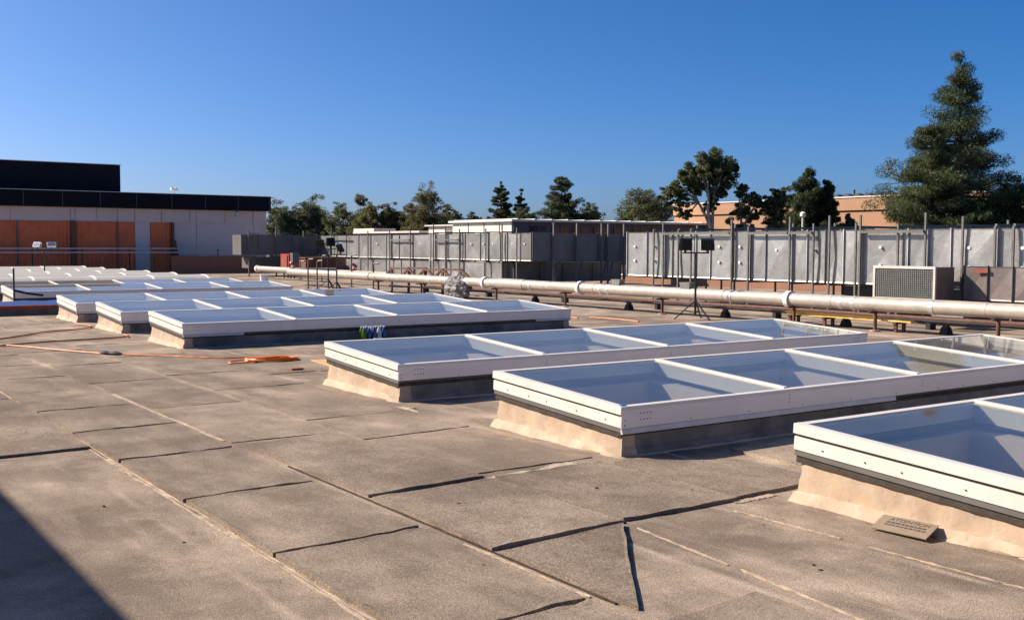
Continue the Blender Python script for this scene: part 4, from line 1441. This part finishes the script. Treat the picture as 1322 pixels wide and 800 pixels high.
G1 = 'trees beyond the long duct'
euc(39.9, 94.6, 5.2, 5.2, -1, 11, 'round dense tree touching the corner of the grey building', G1, 'leaf_far', 1.5, .26)
euc(42.4, 94.0, 5.55, 5.2, -1, 12, 'round dense tree beside the one at the grey building corner', G1, 'leaf_far', 1.5, .26)
euc(42.0, 86.6, 5.1, 3.4, -.5, 13, 'pale loose tree with gaps above the duct corner', G1, 'leaf_euc', 1.0, .22)
euc(42.3, 81.5, 5.0, 3.6, -.5, 14, 'olive green tree behind the pole work lights', G1, 'leaf_olive', 1.3, .22)
x_, y_ = 44.0, 86.5
euc(x_, y_, 6.0, 3.0, 0, 15, 'tree with one round tuft standing above its neighbours', G1, 'leaf_olive', 1.3, .2,
    clumps=[(x_ - .4, y_ - .3, 5.55, .5), (x_ - .1, y_ - .2, 5.35, .42), (x_ - .8, y_, 3.9, .6), (x_ + .5, y_, 4.0, .6), (x_, y_, 3.2, .8), (x_ + 1, y_, 3.2, .7), (x_ - 1, y_, 3, .7)])
euc(43.9, 81.3, 4.9, 3.6, -.5, 16, 'olive green tree next to the one with a raised tuft', G1, 'leaf_olive', 1.4, .22)
euc(45.5, 80.0, 4.85, 3.4, -.5, 21, 'olive green tree leaning against the large open eucalyptus', G1, 'leaf_olive', 1.4, .22)
euc(45.3, 77.2, 6.3, 4.1, 1.0, 17, 'large open eucalyptus rising above the long duct trees', G1, 'leaf_olive', 1.2, .2)
euc(43.3, 84.2, 4.7, 4.2, -1, 22, 'olive green tree filling the gap behind the pole work lights', G1, 'leaf_far', 1.3, .22)
euc(47.2, 79.0, 4.6, 3.6, -1, 23, 'low olive tree under the large open eucalyptus', G1, 'leaf_olive', 1.2, .22)
euc(49.2, 80.5, 5.0, 3.0, 0, 18, 'low dark tree beside the large open eucalyptus', G1, 'leaf_far', 1.2, .22)
for i, (x, y, tp, w) in enumerate(((53.5, 86.0, 4.6, 3.4), (57.5, 89.0, 4.9, 3.2), (56.5, 82.0, 5.0, 2.6), (60.5, 86.0, 4.7, 3.2))):
    euc(x, y, tp, w, 0, 30 + i, ORD[i] + ' small dark tree far behind the cream building, counted from the large eucalyptus', 'small far trees behind the cream building', 'leaf_far', .9, .24)
pine(45.3, 66.5, 6.3, 2.0, 2.2, 41, 'slim dark pine behind the cream building, taller of the pair', 'pines behind the cream building', tiers=10, dens=.7, shape=.45, leafs=.22)
pine(46.5, 65.6, 5.5, 1.5, 2.2, 42, 'slim dark pine behind the cream building, shorter of the pair', 'pines behind the cream building', tiers=8, dens=.7, shape=.45, leafs=.22)
pine(45.9, 59.9, 6.3, 3.6, 1.6, 43, 'broad dark pine behind the dark glazed side of the cream building', 'pines behind the cream building', tiers=12, dens=.9, shape=.6, leafs=.22)
euc(44.7, 62.6, 4.3, 2.4, 1, 44, 'low bush tree beside the broad dark pine', 'low trees behind the cream building', 'leaf_far', 1., .2)
euc(48.0, 59.5, 4.5, 2.6, 1, 45, 'low loose tree at the outer edge of the broad dark pine', 'low trees behind the cream building', 'leaf_far', 1., .2)
x_, y_ = 50.7, 56.5
euc(x_, y_, 5.3, 4.4, 2.0, 46, 'drooping eucalyptus before the end of the tan building', 'eucalyptus by the tan building', 'leaf_euc', 1.2, .2)

# tall open eucalyptus in front of the tan wall
x_, y_ = 41.6, 41.2
rx, ry = rt.x, rt.y


def off(u, zz, r, d=0): return (x_ + rx * u + d * fw.x, y_ + ry * u + d * fw.y, zz, r)


euc(x_, y_, 6.5, 4.0, 3.2, 51, 'tall open eucalyptus with a flat domed crown before the tan wall', 'eucalyptus by the tan building', 'leaf_euc', 1.3, .17,
    clumps=[off(-.6, 5.95, .5, -.4), off(-1.45, 5.0, .3), off(-2.05, 4.75, .3, -.2), off(-2.4, 3.95, .22), off(-.2, 3.7, .22, .2), off(.75, 4.9, .3), off(-1.6, 5.45, .25), off(1.15, 5.75, .22), off(.1, 6.2, .45), off(-1.0, 5.4, .5, -.2), off(.4, 5.75, .5, .5), off(-.1, 5.75, .5, .6), off(-.9, 5.75, .5), off(-.3, 6.05, .5, .4), off(.3, 6.1, .5, -.3), off(.75, 5.85, .45), off(-1.2, 5.2, .42, .4), off(-.5, 5.35, .5, -.5), off(.1, 5.5, .5),
            off(.7, 5.3, .42, .5), off(.95, 5.5, .3), off(-1.9, 4.6, .4), off(-2.2, 4.25, .35, .2), off(-1.5, 4.3, .3, .3), off(-.75, 4.65, .35), off(.05, 4.55, .4, -.3),
            off(.5, 4.6, .35), off(-1.75, 3.7, .28), off(.1, 4.0, .25), off(-1.3, 3.3, .22), off(-.2, 4.95, .4), off(-1.1, 4.85, .3)])
x_, y_ = 42.6, 39.9
euc(x_, y_, 4.9, 2.2, 2.6, 52, 'smaller dark tufted eucalyptus beside the tall open one', 'eucalyptus by the tan building', 'leaf_euc', 1.2, .17,
    clumps=[off(-.15, 4.55, .33), off(-.25, 4.05, .38), off(.75, 4.1, .32), off(1.0, 3.75, .28), off(.35, 3.8, .3), off(-.35, 3.5, .35), off(.1, 3.2, .3), off(.6, 3.3, .25), off(-.3, 2.6, .3), off(.2, 2.4, .3)])
pine(43.9, 36.8, 5.35, 2.6, .8, 61, 'narrow dark conifer with a full crown before the tan wall', 'conifers by the tan building', tiers=16, dens=1.2, shape=.55, gap=.0, leafs=.17, flat=1.3, name='conifer_tree')
pine(44.7, 36.2, 4.95, 1.7, .8, 62, 'slender dark conifer close beside the fuller one', 'conifers by the tan building', tiers=13, dens=1.0, shape=.5, gap=.0, leafs=.17, flat=1.2, name='conifer_tree')
euc(44.6, 39.2, 4.55, 2.0, 2.4, 63, 'light green rounded tree half hidden behind the dark conifers', 'low trees by the tan building', 'leaf_euc', 1.1, .18)
euc(45.3, 35.3, 3.1, 1.5, 1.2, 64, 'low dark bush at the foot of the conifers', 'low trees by the tan building', 'leaf_far', 1.0, .17)

# the big pines on the right
pine(45.75, 29.6, 9.85, 7.6, .2, 78, 'very tall pine with tiered open branches, highest tree on the roof skyline', 'tall pines on the right', tiers=21, dens=1.5, shape=.95, gap=.22, leafs=.19)
pine(42.9, 29.1, 6.9, 6.4, -1.0, 72, 'shorter olive tinted pine leaning close against the very tall pine', 'tall pines on the right', 'leaf_pine2', tiers=16, dens=1.7, shape=.8, gap=.06, leafs=.19)
euc(46.2, 26.6, 4.6, 5.0, 0, 73, 'dark spreading tree low beside the very tall pine', 'low trees by the tall pines', 'leaf_pine', 1.3, .2, bark='trunk_dark')
euc(43.4, 27.2, 3.4, 3.2, 0, 74, 'dark bushy tree under the tall pines behind the duct', 'low trees by the tall pines', 'leaf_pine', 1.3, .2, bark='trunk_dark')
